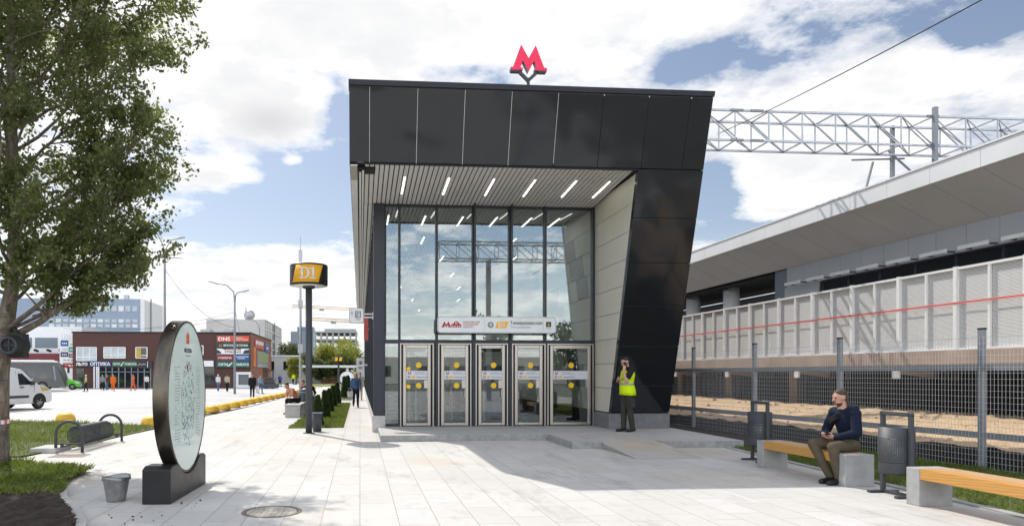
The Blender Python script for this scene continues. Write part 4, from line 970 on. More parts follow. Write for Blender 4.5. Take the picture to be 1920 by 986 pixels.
# ------------------------------------------------------------------ D1 pole sign
d1 = thing('round_pole_sign', 'round black drum sign with slanted orange D1 panel on a dark pole', 'sign', (-1.37, 18.5, 0))
q = MB(); q.tube([(0, 0, 0), (0, 0, 3.94)], .088, 20); q.lathe([(.15, 3.88), (.17, 3.9), (.17, 3.945), (.15, 3.945)], 20); q.lathe([(.16, 0), (.16, .015), (.09, .016), (.09, .0)], 20); q.build('pole', [m_graphite], d1)
Rd = .505; zb, zt = 3.945, 4.505
q = MB(); q.lathe([(.001, zb), (Rd - .02, zb), (Rd, zb + .02), (Rd, zt - .02), (Rd - .02, zt), (.001, zt)], 64); q.build('drum', [m_baseblk], d1)
q = MB(); q.lathe([(.001, zb - .003), (Rd - .03, zb - .003), (Rd - .03, zb - .0005), (.001, zb - .0005)], 48); q.build('drum_underside', [m_whitealu], d1)
def wrap(quads, name, mat, rr):   # flat (s,z) quads wrapped round the drum
    m_ = MB()
    for qd in quads:
        (a, b, c_, d_) = qd; n = 24; vs = []
        for i in range(n + 1):
            t = i / n
            for p, r_ in (((a[0] + (b[0] - a[0]) * t, a[1] + (b[1] - a[1]) * t), rr), ((d_[0] + (c_[0] - d_[0]) * t, d_[1] + (c_[1] - d_[1]) * t), rr)):
                th = p[0] / Rd; vs.append((r_ * math.sin(th), -r_ * math.cos(th), p[1]))
        m_.add(vs, [(2 * i, 2 * i + 2, 2 * i + 3, 2 * i + 1) for i in range(n)], 0, True)
    o = m_.build(name, [mat], d1); sd = o.modifiers.new('thickness', 'SOLIDIFY'); sd.thickness = .004; sd.offset = 0; return o
wrap([((-.46, zb + .05), (.30, zb + .05), (.44, zt - .05), (-.32, zt - .05))], 'sign_panel', m_orange, Rd + .008)
qs = []
def rect(x0, x1, z0, z1): qs.append(((x0, z0), (x1, z0), (x1, z1), (x0, z1)))
zz = 4.235
rect(-.20, -.07, zz - .15, zz - .115); rect(-.20, -.07, zz + .115, zz + .15); rect(-.17, -.115, zz - .115, zz + .115)
for i in range(10):
    a, b = R(-90 + 18 * i), R(-72 + 18 * i)
    qs.append(((-.07 + .125 * math.cos(a), zz + .15 * math.sin(a)), (-.07 + .125 * math.cos(b), zz + .15 * math.sin(b)), (-.07 + .07 * math.cos(b), zz + .112 * math.sin(b)), (-.07 + .07 * math.cos(a), zz + .112 * math.sin(a))))
rect(.115, .17, zz - .115, zz + .15); rect(.06, .225, zz - .15, zz - .115); rect(.065, .115, zz + .085, zz + .12)
wrap(qs, 'lettering', m_white, Rd + .016)
lb = thing('small_bin', 'small dark grey cylindrical bin just behind the pole of the D1 sign', 'bin', (-1.18, 19.0, 0)); q = MB(); q.lathe([(.001, .01), (.12, .01), (.14, .5), (.125, .5), (.11, .03), (.001, .03)], 20); q.build('body', [m_graphite], lb); q = MB(); q.lathe([(.135, .5), (.148, .5), (.148, .53), (.135, .53)], 20); q.build('rim', [m_greysteel], lb)

# ------------------------------------------------------------------ street lamps
def lamp(base, h, arms, label, r=.1):
    l = thing('street_lamp', label, 'street lamp', base, 0, 'tall grey street lamps'); q = MB(); q.tube([(0, 0, 0), (0, 0, h * .5), (0, 0, h)], [r, r * .85, r * .62], 10); q.build('pole', [m_greysteel], l)
    for dx, dz, hz in arms:
        sx = 1 if dx > 0 else -1
        q = MB(); q.tube([(0, 0, h - .9), (sx * .08, 0, h + dz * .3), (dx * .3, 0, h + dz * .85), (dx * .75, 0, h + dz)], .045, 8); a_ = q.build('arm', [m_greysteel], l)
        q = MB(); q.hexa([(dx * .72, -.14, h + dz - .05), (dx, -.14, h + dz - .05 + hz), (dx, .14, h + dz - .05 + hz), (dx * .72, .14, h + dz - .05)] if dx > 0 else [(dx, -.14, h + dz - .05 + hz), (dx * .72, -.14, h + dz - .05), (dx * .72, .14, h + dz - .05), (dx, .14, h + dz - .05 + hz)],
                          [(dx * .72, -.1, h + dz + .06), (dx, -.1, h + dz + .02 + hz), (dx, .1, h + dz + .02 + hz), (dx * .72, .1, h + dz + .06)] if dx > 0 else [(dx, -.1, h + dz + .02 + hz), (dx * .72, -.1, h + dz + .06), (dx * .72, .1, h + dz + .06), (dx, .1, h + dz + .02 + hz)]); q.build('lamp_head', [m_galv], l)
    return l
lamp((-14.6, 52.5, 0), 10.6, [(1.45, 1.15, .1), (-1.85, 1.75, -.1)], 'tallest grey street lamp with two curved arms rising behind the map disc', .12)
lamp((-9.8, 54.5, 0), 7.7, [(1.1, .35, .12), (-2.0, .95, .15)], 'grey street lamp with two arms standing in front of the brick building')
lamp((-13.3, 92, 0), 7.6, [(-1.7, 1.1, 0)], 'far street lamp with one arm at the brick building\'s right corner')
ml = thing('antenna_mast', 'slim grey mast with antennas rising behind the D1 sign', 'mast', (-4.05, 47, 0)); q = MB(); q.tube([(0, 0, 0), (0, 0, 9.8)], [.10, .06], 10); q.build('pole', [m_galv], ml)
q = MB(); q.box(-.12, .12, -.1, .1, 8.9, 10.0); q.tube([(0, 0, 9.8), (0, 0, 10.9)], .02, 6); q.build('antenna', [m_galv], ml); q = MB(); q.box(-.14, .14, -.12, .12, 6.1, 6.6); q.box(-.16, .16, -.14, .14, 3.0, 3.6); q.build('control_box', [m_galv], ml)

# overhead wires between lamps
q = MB()
def wire(a, b, sag, r=.012):
    pts = []
    for i in range(17): t = i / 16; p = V(a).lerp(V(b), t); p.z -= sag * 4 * t * (1 - t); pts.append(p)
    q.tube(pts, r, 4, cap=False)
wire((-14.6, 52.5, 9.4), (-9.8, 54.5, 5.2), .9); wire((-9.8, 54.5, 6.8), (-13, 77, 5.9), .6); wire((-30, 70, 6.9), (-9.8, 54.5, 6.0), .9); wire((-30, 72, 6.2), (-9.8, 54.5, 6.4), .7)
tag(q.build('overhead_wires', [m_dark]), 'thin dark wires sagging between the street lamps and the brick building', 'wires')

# ------------------------------------------------------------------ the brick shopping building
def panel_between(name, px0, px1, py0, py1, Y, mat, par, th=.08, off=0.):
    a = at(px0, py1, Y); b = at(px1, py0, Y); q = MB(); q.box(a.x, b.x, Y - off - th, Y - off, a.z, b.z); return q.build(name, [mat] if not isinstance(mat, list) else mat, par, world=True)
BY = 77
bb = thing('brick_building', 'two storey dark red brick shopping building with shop signs along its front', 'building', (-20, 80, 0))
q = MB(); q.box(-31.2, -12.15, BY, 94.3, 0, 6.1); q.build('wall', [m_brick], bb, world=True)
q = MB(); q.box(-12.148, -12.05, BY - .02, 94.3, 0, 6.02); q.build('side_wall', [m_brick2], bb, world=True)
q = MB(); q.box(-31.3, -12.0, BY - .06, BY + .2, 6.02, 6.18); q.box(-12.3, -12.0, BY + .2, 94.4, 6.02, 6.16); q.build('cornice', [m_dark], bb, world=True)
for (a, b, c_, d_, m_) in ((144, 181, 651, 676, m_window), (195, 235, 651, 671, m_window), (255, 276, 651, 671, m_darkglass), (376, 381, 648, 665, m_darkglass)):
    w_ = panel_between('window', a, b, c_, d_, BY, m_, bb, .03)
    pa, pb = at(a, d_, BY), at(b, c_, BY); f_ = MB(); nb = max(1, int((b - a) / 12))
    for i in range(nb + 1): x = pa.x + (pb.x - pa.x) * i / nb; f_.box(x - .05, x + .05, BY - .06, BY - .031, pa.z, pb.z)
    for z in (pa.z, pb.z, pa.z + (pb.z - pa.z) * .25): f_.box(pa.x, pb.x, BY - .058, BY - .031, z - .04, z + .04)
    f_.build('frame', [m_whitealu], w_, world=True)
po_ = panel_between('poster', 256, 265, 652, 670, BY, M('ochre poster', (.5, .34, .06), .6), bb, .02, .062)
panel_between('shop_front', 143, 158, 690, 725, BY, m_darkglass, bb, .04); sf = panel_between('shop_front', 186, 284, 690, 724, BY, m_darkglass, bb, .04)
f_ = MB()
for i in range(9):
    x = at(187 + i * 12, 700, BY).x; f_.box(x - .05, x + .05, BY - .1, BY - .041, 0, 2.3)
f_.box(at(187, 700, BY).x, at(284, 700, BY).x, BY - .1, BY - .041, 1.75, 1.82); f_.build('frame', [m_greysteel], sf, world=True)
q = MB()
for x in (179, 184, 187): a = at(x, 700, BY).x; q.box(a - .07, a + .07, BY - .4, BY - .25, 0, 2.35)
q.build('pillar', [m_white], bb, world=True)
sf = panel_between('shop_front', 376, 402, 688, 722, BY, m_darkglass, bb, .04); panel_between('awning_band', 366, 401, 676, 687, BY, m_whitealu, bb, .25)
gt = panel_between('gate', 447, 468, 703, 722, BY, m_greyp, bb, .05); f_ = MB(); a, b = at(443, 727, BY), at(471, 697, BY)
f_.box(a.x, a.x + .25, BY - .15, BY - .002, 0, b.z - .3); f_.box(b.x - .25, b.x - .02, BY - .15, BY - .002, 0, b.z - .3); f_.box(a.x - .1, b.x, BY - .2, BY - .002, b.z - .3, b.z); f_.box(a.x + .25, b.x - .25, BY - .14, BY - .052, 0, .35); f_.build('gate_frame', [m_white], gt, world=True)
for (a, b) in ((455, 470), (412, 430)):
    p, p2 = at(a, 620, 82), at(b, 617, 82); q = MB(); q.box(p.x - 2, p2.x - 2, 81, 83, 6.08, 6.75); q.build('roof_unit', [m_galv], bb, world=True)
# lit side wall details
for yv in (86.2, 87.3, 88.4, 89.5, 90.6):
    q = MB(); q.box(-12.049, -12.03, yv, yv + .5, 1.1, 2.4); q.build('window', [m_darkglass], bb, world=True)
def board(label, x0, x1, y0, y1, col, name='shop_sign', Y=BY, th=.12):
    a, b = at(x0, y1, Y), at(x1, y0, Y); c_ = (a + b) / 2
    s_ = thing(name, label, 'sign', (c_.x, Y - .14, c_.z)); w_, h_ = (b.x - a.x), (b.z - a.z)
    MB().box(-w_ / 2, w_ / 2, -th / 2, th / 2, -h_ / 2, h_ / 2).build('sign_panel', [col], s_)
    return s_, w_, h_, -th / 2 - .004
m_navy = M('navy sign', (.02, .03, .12), .4); m_grn = M('green sign', (.012, .12, .06), .4); m_dgrn = M('dark green sign', (.008, .05, .035), .4); m_rds = M('orange red sign', (.62, .07, .025), .4)
m_mar = M('maroon sign', (.25, .012, .03), .4); m_blu = M('blue sign', (.01, .08, .30), .4); m_blk = M('black sign', (.02, .02, .025), .4)
s_, w_, h_, y_ = board('dark shop sign with bold white letters ЬТО beside the pale totem', 143, 166.5, 677, 687.5, m_blk); text('ЛЬТО', .44, m_white, s_, (0, y_, -.16), align='CENTER', bold=.025)
s_, w_, h_, y_ = board('navy shop sign with spaced white letters ОПТИКА', 167.5, 210.5, 676.5, 687.5, m_navy); text('ОПТИКА', .5, m_white, s_, (0, y_, -.18), align='CENTER', bold=.018)
s_, w_, h_, y_ = board('long green shop sign СИТИ ЛОМБАРД above the shop doors', 212, 257, 677, 687, m_grn); text('СИТИ', .32, m_white, s_, (-1.27, y_, -.12), bold=.008, sx=.9); text('ЛОМБАРД', .32, m_white, s_, (.0, y_, -.12), bold=.008, sx=.78); q = MB(); q.ext([(-.45, y_, -.22), (-.3, y_, -.22), (-.05, y_, .22), (-.12, y_, .22)], (0, -.01, 0)); q.build('emblem', [m_white], s_)
s_, w_, h_, y_ = board('black shop sign with a white script mark right of the green one', 258, 286, 677, 690, m_blk); q = MB(); q.tube([(-.7, y_, -.1), (-.5, y_, .12), (-.3, y_, -.05), (-.1, y_, .1), (.15, y_, .0)], .03, 5); q.box(.3, .36, y_ - .01, y_, -.3, .35); q.build('script_mark', [m_white], s_)
# the big board of six signs near the corner
ab = thing('advertising_board', 'tall board of stacked shop signs near the brick building\'s corner', 'sign board', (at(437, 660, BY).x, BY - .12, 0))
def row_(x0, x1, y0, y1, mat):
    a, b = at(x0, y1, BY - .2), at(x1, y0, BY - .2); q = MB(); q.box(a.x, b.x, BY - .25, BY - .17, a.z, b.z); o = q.build('sign_panel', [mat], ab, world=True); return V((a.x, BY - .254, a.z)) - ab.location, b.x - a.x, b.z - a.z
q = MB(); a, b = at(404.5, 689, BY - .1), at(468.5, 628.5, BY - .1); q.box(a.x, b.x, BY - .168, BY - .07, a.z, b.z); q.build('backing', [m_dgrn], ab, world=True)
p, w_, h_ = row_(407, 467.3, 629.5, 640.5, m_rds); text('DNS', .55, m_white, ab, p + V((.12, 0, .13)), bold=.022, sx=1.2); text('цифровая и\nбытовая техника', .2, m_white, ab, p + V((1.85, 0, .38)), bold=.004, sx=.92)
p, w_, h_ = row_(407, 467.3, 642, 652, m_dgrn); text('ВКУСНО - И ТОЧКА', .3, m_white, ab, p + V((.70, 0, .18)), bold=.009, sx=.93); q = MB(); q.ext([p + V((x, 0, z)) for x, z in ((.2, .12), (.3, .45), (.38, .3), (.46, .45), (.56, .12), (.46, .12), (.38, .22), (.3, .12))], (0, -.005, 0)); q.build('emblem', [m_rds], ab)
p, w_, h_ = row_(407, 467.3, 653.5, 663.5, m_white); q = MB(); q.ext([p + V((x, 0, z)) for x, z in ((0, .05), (0, .5), (.35, .3), (.5, .05))], (0, -.005, 0)); q.ext([p + V((x, 0, z)) for x, z in ((w_ - .7, .05), (w_ - .5, .42), (w_, .5), (w_, .05))], (0, -.005, 0)); q.ext([p + V((x, 0, z)) for x, z in ((.5, .62), (.9, .45), (1.2, .62))], (0, -.005, 0)); q.build('pattern', [m_blk], ab)
q = MB()
for i in range(16): x = .85 + (i % 8) * .22 + .06 * rng.random(); z = .15 + .27 * (i // 8) + .06 * rng.random(); q.box(p.x + x, p.x + x + .16, p.y - .01, p.y, p.z + z, p.z + z + .15)
q.build('pattern', [m_mar], ab)
p, w_, h_ = row_(407, 437, 665, 675.5, m_mar); text('У ПАЛЫЧА', .3, m_white, ab, p + V((.1, 0, .19)), bold=.009, sx=.93)
p, w_, h_ = row_(438.5, 467.3, 665, 676, m_blu); q = MB()
for z, a_, b_ in ((.42, .15, 1.6), (.22, .4, 1.2)): q.box(p.x + a_, p.x + b_, p.y - .006, p.y, p.z + z, p.z + z + .07)
q.build('lettering', [m_white], ab)
p, w_, h_ = row_(407, 467.3, 677.5, 687.5, m_grn); text('СИТИ', .36, m_white, ab, p + V((.15, 0, .14)), bold=.014); text('ЛОМБАРД', .36, m_white, ab, p + V((1.85, 0, .14)), bold=.01, sx=.86); q = MB(); q.ext([p + V((x, 0, z)) for x, z in ((1.1, .08), (1.35, .08), (1.72, .5), (1.6, .5))], (0, -.006, 0)); q.build('emblem', [m_white], ab)
def sideboard(name, label, y0, y1, z0, z1, mat):
    s_ = thing(name, label, 'sign', (-11.98, (y0 + y1) / 2, (z0 + z1) / 2)); MB().box(-.06, .06, -(y1 - y0) / 2, (y1 - y0) / 2, -(z1 - z0) / 2, (z1 - z0) / 2).build('sign_panel', [mat], s_); return s_
s_ = sideboard('wall_sign', 'red sign with pale marks high on the sunlit side brick wall', 79.2, 86.5, 4.55, 5.55, M('red brickwall sign', (.42, .08, .06), .5)); q = MB()
for k in range(6): q.box(.061, .075, -3.2 + k * 1.05, -2.5 + k * 1.05, -.1 + .1 * (k % 2), .35)
q.build('lettering', [m_white], s_)
s_ = sideboard('wall_sign', 'blue square sign at the far end of the side brick wall', 87.5, 91, 4.2, 5.5, m_blu); MB().box(.061, .07, -1, 1, -.1, .1).build('lettering', [m_white], s_)
s_ = sideboard('banner', 'orange diamond banner on the side brick wall near its corner', 78.2, 79.6, 2.4, 4.6, M('orange banner', (.6, .2, .03), .5)); MB().ext([(.061, -.5, 0), (.061, 0, .9), (.061, .5, 0), (.061, 0, -.9)], (.01, 0, 0)).build('diamond', [m_rds], s_)
s_ = sideboard('poster_frame', 'framed pale green poster on the side brick wall', 81.5, 90.5, 2.35, 4.25, m_window); MB().box(.061, .07, -4.2, 4.2, -.3, .8).build('picture', [M('green poster', (.25, .3, .12), .5, var=.3)], s_)

# white shop and totem at the far left
wb = thing('white_building', 'low white shop building with a dark red roof band behind the bus', 'building', (-38, 86, 0))
q = MB(); q.box(-60, -32.2, 82, 95, 0, 7); q.build('wall', [m_white], wb, world=True); q = MB(); q.box(-60, -31.6, 81.2, 82, 2.9, 3.9); q.build('roof_band', [M('dark red band', (.16, .02, .025), .5)], wb, world=True)
panel_between('window', 66, 108, 633, 652, 82, m_bluegrey, wb, .06); panel_between('window', 30, 60, 633, 652, 82, m_bluegrey, wb, .06)
q = MB()
for k in range(7): q.bar((-34.0 - k * 1.4, 81.4, 4.15), (-34.2 - k * 1.4, 80.9, 4.3), .22)
q.build('spotlight', [m_dark], wb, world=True)
q = MB(); q.box(-33.6, -32.2, 81.8, 81.98, 5.5, 6.3); q.build('blue_sign', [m_blu], wb, world=True)
tt = thing('shop_totem', 'tall pale totem covered in small coloured shop signs beside the white building', 'totem', (-31.6, 79, 0))
a, b = at(112, 718, 78.5), at(143.2, 622, 78.5); q = MB(); q.box(a.x, b.x, 78.5, 79.6, 0, b.z); q.build('column', [m_whitealu], tt, world=True)
for (x0, x1, y0, y1, m_) in ((114, 128, 638, 648.5, m_blu), (129.5, 142, 640, 650, m_white), (114, 128, 651, 658, m_white), (129.5, 142, 650.5, 660, M('teal sign', (.03, .32, .27), .4)), (114, 128, 660, 668.5, m_navy), (129.5, 142, 663, 670, m_mar), (114, 142.5, 671, 678, m_white), (118, 142.8, 680.5, 689.5, M('red sign', (.45, .03, .03), .4))):
    o = panel_between('sign_panel', x0, x1, y0, y1, 78.5, m_, tt, .06); a, b = at(x0, y1, 78.4), at(x1, y0, 78.4); q = MB(); w_ = b.x - a.x
    for k in range(3): q.box(a.x + w_ * (.15 + .25 * k), a.x + w_ * (.32 + .25 * k), 78.42, 78.436, a.z + (b.z - a.z) * .35, a.z + (b.z - a.z) * .62)
    q.build('lettering', [m_greytext if m_ is m_white else m_white], o, world=True)
q = MB()
for k in range(6): q.box(at(114 + k * 4.7, 630, 78.5).x, at(116.5 + k * 4.7, 630, 78.5).x, 78.44, 78.498, 5.35, 6.0)
q.build('lettering', [m_greysign], tt, world=True)

# ------------------------------------------------------------------ taller buildings behind
bl = thing('blue_office_block', 'pale blue banded office block with a white end wall behind the brick building', 'building', (-62, 178, 0))
m_bl = M('haze paled blue cladding', (.30, .37, .47), .5, var=.06, vs=.2); q = MB(); q.box(-95, -53, 170, 188, 0, 19.6); q.build('wall', [m_bl], bl, world=True); q = MB(); q.box(-53, -52.8, 169.9, 188, 0, 19.7); q.box(-52.99, -52.0, 169.85, 169.98, 0, 19.6); q.build('end_wall', [m_whitealu], bl, world=True)  # cladding blue lightened, distance haze put into its colour
for z0, z1 in ((16.6, 17.9), (13.9, 14.7), (12.7, 13.5), (9.6, 10.5)):
    for k in range(13):
        q = MB(); q.box(-54.9 - k * 1.62, -53.7 - k * 1.62, 169.9, 169.995, z0, z1); q.build('window', [m_window if (k * 7 + int(z0)) % 3 else m_white], bl, world=True)
q = MB(); q.box(-60.5, -59.3, 172, 173, 19.6, 20.8); q.box(-57.6, -56.6, 172, 173, 19.6, 20.8); q.build('roof_vent', [m_galv], bl, world=True); q = MB(); q.box(-52.78, -52.6, 177, 177.6, 0, 20.4); q.build('duct', [m_greysteel], bl, world=True)
wo = thing('white_office_block', 'weathered white office block with a blank end wall and rows of windows', 'building', (-20, 120, 0))
m_off = M('weathered pale concrete', (.52, .51, .48), .8, var=.12, vs=.25); q = MB(); q.box(-24.2, -15.05, 110, 133, 0, 10.2); q.build('wall', [m_off], wo, world=True)
wq = None
for r_ in range(6):
    for k in range(11):
        if wq is None: wq = MB().box(-.02, .02, -.7, .7, -.5, .5).build('window', [m_darkglass], wo); q0 = wq
        else: q0 = wq.copy(); COL.objects.link(q0); q0.parent = wo
        q0.location = V((-15.03, 111.4 + k * 2.05, 1.9 + r_ * 1.5)) - wo.location
q = MB()
for r_ in range(7): q.box(-15.04, -14.96, 110.2, 133, 1.2 + r_ * 1.5 - .16, 1.2 + r_ * 1.5 + .02)
q.build('sill_band', [m_white], wo, world=True); q = MB(); q.tube([(-14.9, 121, 1), (-14.9, 121, 10.5)], .1, 6); q.build('drainpipe', [m_greysteel], wo, world=True)
q = MB(); q.sphere((-17.8, 112, 11.0), .9, 10); q.bar((-18.4, 112, 10.2), (-18.4, 112, 12.2), .15); q.build('roof_antenna', [m_galv], wo, world=True)
tw = thing('glass_tower', 'distant blue grey tower block on the skyline', 'tower', (-45, 510, 0))
m_tw = M('tower glass', (.20, .23, .30), .3, var=.1, vs=.05); q = MB(); q.box(-50, -37.6, 500, 520, 0, 32); q.build('wall', [m_tw], tw, world=True); q = MB(); q.box(-45.5, -33.8, 502, 522, 0, 35.5); q.build('taller_wing', [M('tower blue glass', (.10, .16, .27), .25, var=.1, vs=.05)], tw, world=True)
q = MB()
for k in range(11): q.box(-49.8 + k * 1.15, -49.45 + k * 1.15, 499.8, 499.99, 0, 31.5)
q.build('fin', [m_greysteel], tw, world=True)
cn = thing('unfinished_building', 'grey concrete frame of an unfinished building above the trees', 'building', (-9, 260, 0))
q = MB()
for z in (14.2, 17.0): q.box(-17.4, -1, 260, 285, z, z + .5)
for k in range(8): q.box(-17.2 + k * 2.2, -16.5 + k * 2.2, 260.2, 260.9, 0, 17)
q.box(-13.5, -1.5, 262, 283, 17.5, 18.6); q.build('concrete_frame', [m_conc], cn, world=True)
def crane(label, px0, py0, px1, py1, Y):
    a, b = at(px0, py0, Y), at(px1, py1, Y); c_ = thing('tower_crane', label, 'crane', (b.x, Y, 0), 0, 'tower cranes on the skyline'); mt = M('crane paint ' + label[:5], (.62, .42, .25), .6)
    q = MB(); n = 26
    for z in (0, 1.6): q.bar((a.x, Y, a.z + z), (b.x, Y, b.z + z), .45)
    for i in range(n): p = a.lerp(b, i / n); p2 = a.lerp(b, (i + 1) / n); q.bar((p.x, Y, p.z), ((p.x + p2.x) / 2, Y, p.z + 1.6), .22); q.bar(((p.x + p2.x) / 2, Y, p.z + 1.6), (p2.x, Y, p2.z), .22)
    q.build('jib', [mt], c_, world=True); q = MB(); q.box(b.x - .8, b.x + .8, Y - .8, Y + .8, 0, b.z + 1); q.build('mast', [mt], c_, world=True)
    p = a.lerp(b, .35); q = MB(); q.box(p.x - 1.6, p.x + 1.6, Y - .8, Y + .8, p.z - 1.3, p.z - .2); q.build('trolley', [m_greysteel], c_, world=True)
crane('upper of two distant tower crane jibs above the trees', 548, 576, 705, 584, 480)
crane('lower of two distant tower crane jibs above the trees', 582, 600, 705, 607, 430)

# ------------------------------------------------------------------ small far things on the street axis
gb = thing('garage_building', 'low pale concrete building with dark openings under the distant trees', 'building', (-13.5, 116, 0)); q = MB(); q.box(-15.5, -10.2, 114, 122, 0, 4.4); q.build('wall', [m_off], gb, world=True)
for x in (-14.9, -12.6, -11.6):
    q = MB(); q.box(x, x + .8, 113.92, 113.99, 2.2, 3.6); q.build('window', [m_darkglass], gb, world=True)
q = MB(); q.box(-15.7, -10, 113.8, 122.2, 4.41, 4.6); q.build('roof', [m_white], gb, world=True)
sc = thing('footbridge_canopy', 'long pale canopy beam on white posts in front of the distant trees', 'canopy', (-4, 104, 0)); q = MB(); q.box(-10.5, 2, 103.6, 105, 2.5, 2.85); q.build('roof_beam', [m_whitealu], sc, world=True)
for x in (-9.8, -1.9, .8): q = MB(); q.box(x - .2, x + .2, 104, 104.4, 0, 2.499); q.build('post', [m_white], sc, world=True)
lw = thing('low_wall', 'low grey wall with a rust coloured plinth behind the far lawn', 'wall', (-5, 112, 0)); q = MB(); q.box(-9.5, 1, 112, 112.3, 0, 1.9); q.build('wall_body', [m_off], lw, world=True); q = MB(); q.box(-6.3, -3.4, 111.7, 111.99, 0, .75); q.build('planter', [M('rusty steel', (.28, .12, .07), .8)], lw, world=True)
ds = thing('far_pole_sign', 'small distant orange drum sign on a pole near the far round map', 'sign', (-2.05, 66, 0)); q = MB(); q.tube([(0, 0, 0), (0, 0, 2.75)], .09, 10); q.build('pole', [m_graphite], ds); q = MB(); q.lathe([(.001, 2.75), (.42, 2.75), (.42, 3.2), (.001, 3.2)], 24); q.build('drum', [m_baseblk], ds)
q = MB()
for s_ in (-1, 1): q.ext([(s_ * .2 - .15, -.43, 2.8), (s_ * .2 + .1, -.43, 2.8), (s_ * .2 + .15, -.43, 3.15), (s_ * .2 - .1, -.43, 3.15)], (0, .08, 0))
q.build('sign_panel', [m_orange], ds)
fm = thing('far_map_totem', 'distant round white map disc facing the camera beside the pavilion', 'map sign', (-1.55, 82, 0)); q = MB(); q.lathe([(.001, -.15), (.85, -.15), (.85, .15), (.001, .15)], 32, (0, 0, 1.0), axis='Y'); q.build('map_face', [m_whitealu], fm); q = MB(); q.box(-.75, .75, -.18, .18, 0, .32); q.build('cradle_base', [m_baseblk], fm)
# grey benches on the left pavement
def cbench(loc, label, L_=1.9):
    b = thing('concrete_bench', label, 'bench', loc, 0, 'concrete benches on the left pavement'); 
    for s_ in (-1, 1): MB().box(-.28, .28, s_ * L_ / 2 - .18, s_ * L_ / 2 + .18, 0, .40).build('end_block', [m_concpale], b, bevel=.01)
    MB().box(-.29, .29, -L_ / 2 - .19, L_ / 2 + .19, .402, .47).build('seat', [m_concpale], b, bevel=.01); return b
cbench((-2.45, 26.3, 0), 'nearest pale concrete bench left of the D1 pole, with people sitting'); cbench((-2.4, 30.6, 0), 'farther pale concrete bench beyond the seated people')
tb = thing('teal_bin', 'dark teal rounded bin standing by the left concrete bench', 'bin', (-2.18, 27.95, 0)); q = MB(); q.lathe([(.001, .02), (.24, .02), (.28, .1), (.28, .85), (.22, .98), (.001, 1.02)], 20); q.build('body', [M('dark teal plastic', (.02, .045, .055), .4)], tb); q = MB(); q.lathe([(.285, .82), (.295, .82), (.295, .86), (.285, .86)], 20); q.build('rim', [m_greysteel], tb)

# ------------------------------------------------------------------ vegetation
def leafcloud(blobs, n, size, seedv, flat=.6):
    r = np.random.default_rng(seedv); ws = np.array([b[3] ** 2 for b in blobs]); ws = ws / ws.sum(); ci = r.choice(len(blobs), n, p=ws)
    C = np.array([b[:3] for b in blobs])[ci]; rr = np.array([b[3] for b in blobs])[ci]; sq = np.array([b[4] if len(b) > 4 else 1. for b in blobs])[ci]
    d = r.normal(size=(n, 3)); d /= np.linalg.norm(d, axis=1)[:, None]; rad = rr * r.uniform(.35, 1.08, n) ** .55
    P = C + d * rad[:, None] * np.column_stack([np.ones(n), np.ones(n), sq])
    return leaves(P, size, r)
def leaves(P, size, r, down=.3):
    n = len(P); a = r.normal(size=(n, 3)); a[:, 2] -= down; a /= np.linalg.norm(a, axis=1)[:, None]; b = r.normal(size=(n, 3)); b -= a * (a * b).sum(1)[:, None]; b /= np.linalg.norm(b, axis=1)[:, None]
    c_ = np.cross(a, b); L_ = (size * r.uniform(.6, 1.25, n))[:, None]; w_ = L_ * .3
    v = np.stack([P, P + a * L_ * .5 + b * w_ + c_ * w_ * .3, P + a * L_, P + a * L_ * .5 - b * w_ + c_ * w_ * .3], 1).reshape(-1, 3)
    i = np.arange(n) * 4; f = np.concatenate([np.stack([i, i + 1, i + 2], 1), np.stack([i, i + 2, i + 3], 1)]); return v, f
def far_tree(loc, h, r, mat, label, sd, n=2600, size=.5, name='tree'):
    t = thing(name, label, 'tree', loc, 0, 'trees beyond the far end of the pavement'); rr = random.Random(sd); q = MB(); q.tube([(0, 0, -.05), (.1, 0, h * .35), (rr.uniform(-.3, .3), 0, h * .75)], [r * .09, r * .06, r * .02], 7)
    for k in range(5): a = rr.uniform(0, 6.3); q.tube([(.1, 0, h * (.3 + .07 * k)), (math.cos(a) * r * .6, math.sin(a) * r * .6, h * (.5 + .08 * k))], [r * .035, r * .012], 5)
    q.build('trunk', [m_bark], t)
    bl_ = [(rr.uniform(-.6, .6) * r, rr.uniform(-.6, .6) * r, h * rr.uniform(.32, .84), r * rr.uniform(.28, .5), .9) for _ in range(13)]
    v, f = leafcloud(bl_, n, size, sd); rawmesh('crown', v, f, mat, t); return t
for i, (px, h, r, Yt, mt, lab) in enumerate(((543, 7.2, 2.7, 118, m_treeleaf2, 'dark green tree right of the white office block'), (598, 6.6, 3.0, 122, m_treeleaf, 'yellow green tree just right of the D1 pole'), (627, 8.2, 3.9, 126, m_treeleaf, 'largest yellow green tree in the distant group'),
                                             (652, 7.0, 3.2, 118, m_treeleaf, 'olive green tree close to the pavilion side wall'), (668, 8.4, 3.5, 132, m_treeleaf, 'yellow tree partly hidden behind the pavilion side signs'), (582, 5.6, 2.3, 112, m_treeleaf2, 'small green tree behind the D1 pole'), (612, 4.3, 2.1, 109, m_treeleaf2, 'low dark green tree above the far lawn'), (640, 4.6, 2.3, 110, m_treeleaf2, 'low dark tree above the far white map disc'), (555, 4.3, 1.6, 104, m_treeleaf, 'small yellow bush tree beside the pale garage'))):
    p = at(px, 720, Yt); far_tree((p.x, Yt, 0), h, r, mt, lab, 50 + i, 4200, .34)
for i, (px, Yt, h) in enumerate(((205, 120, 9.5), (120, 118, 9), (165, 125, 10.5))):
    p = at(px, 720, Yt); far_tree((p.x, Yt, 0), h, 3.8, m_treeleaf2, ('mid green tree behind the brick building under the blue block', 'leafy tree rising behind the white shop building', 'tall tree between the white shop and the blue block')[i], 80 + i, 2600, .45)
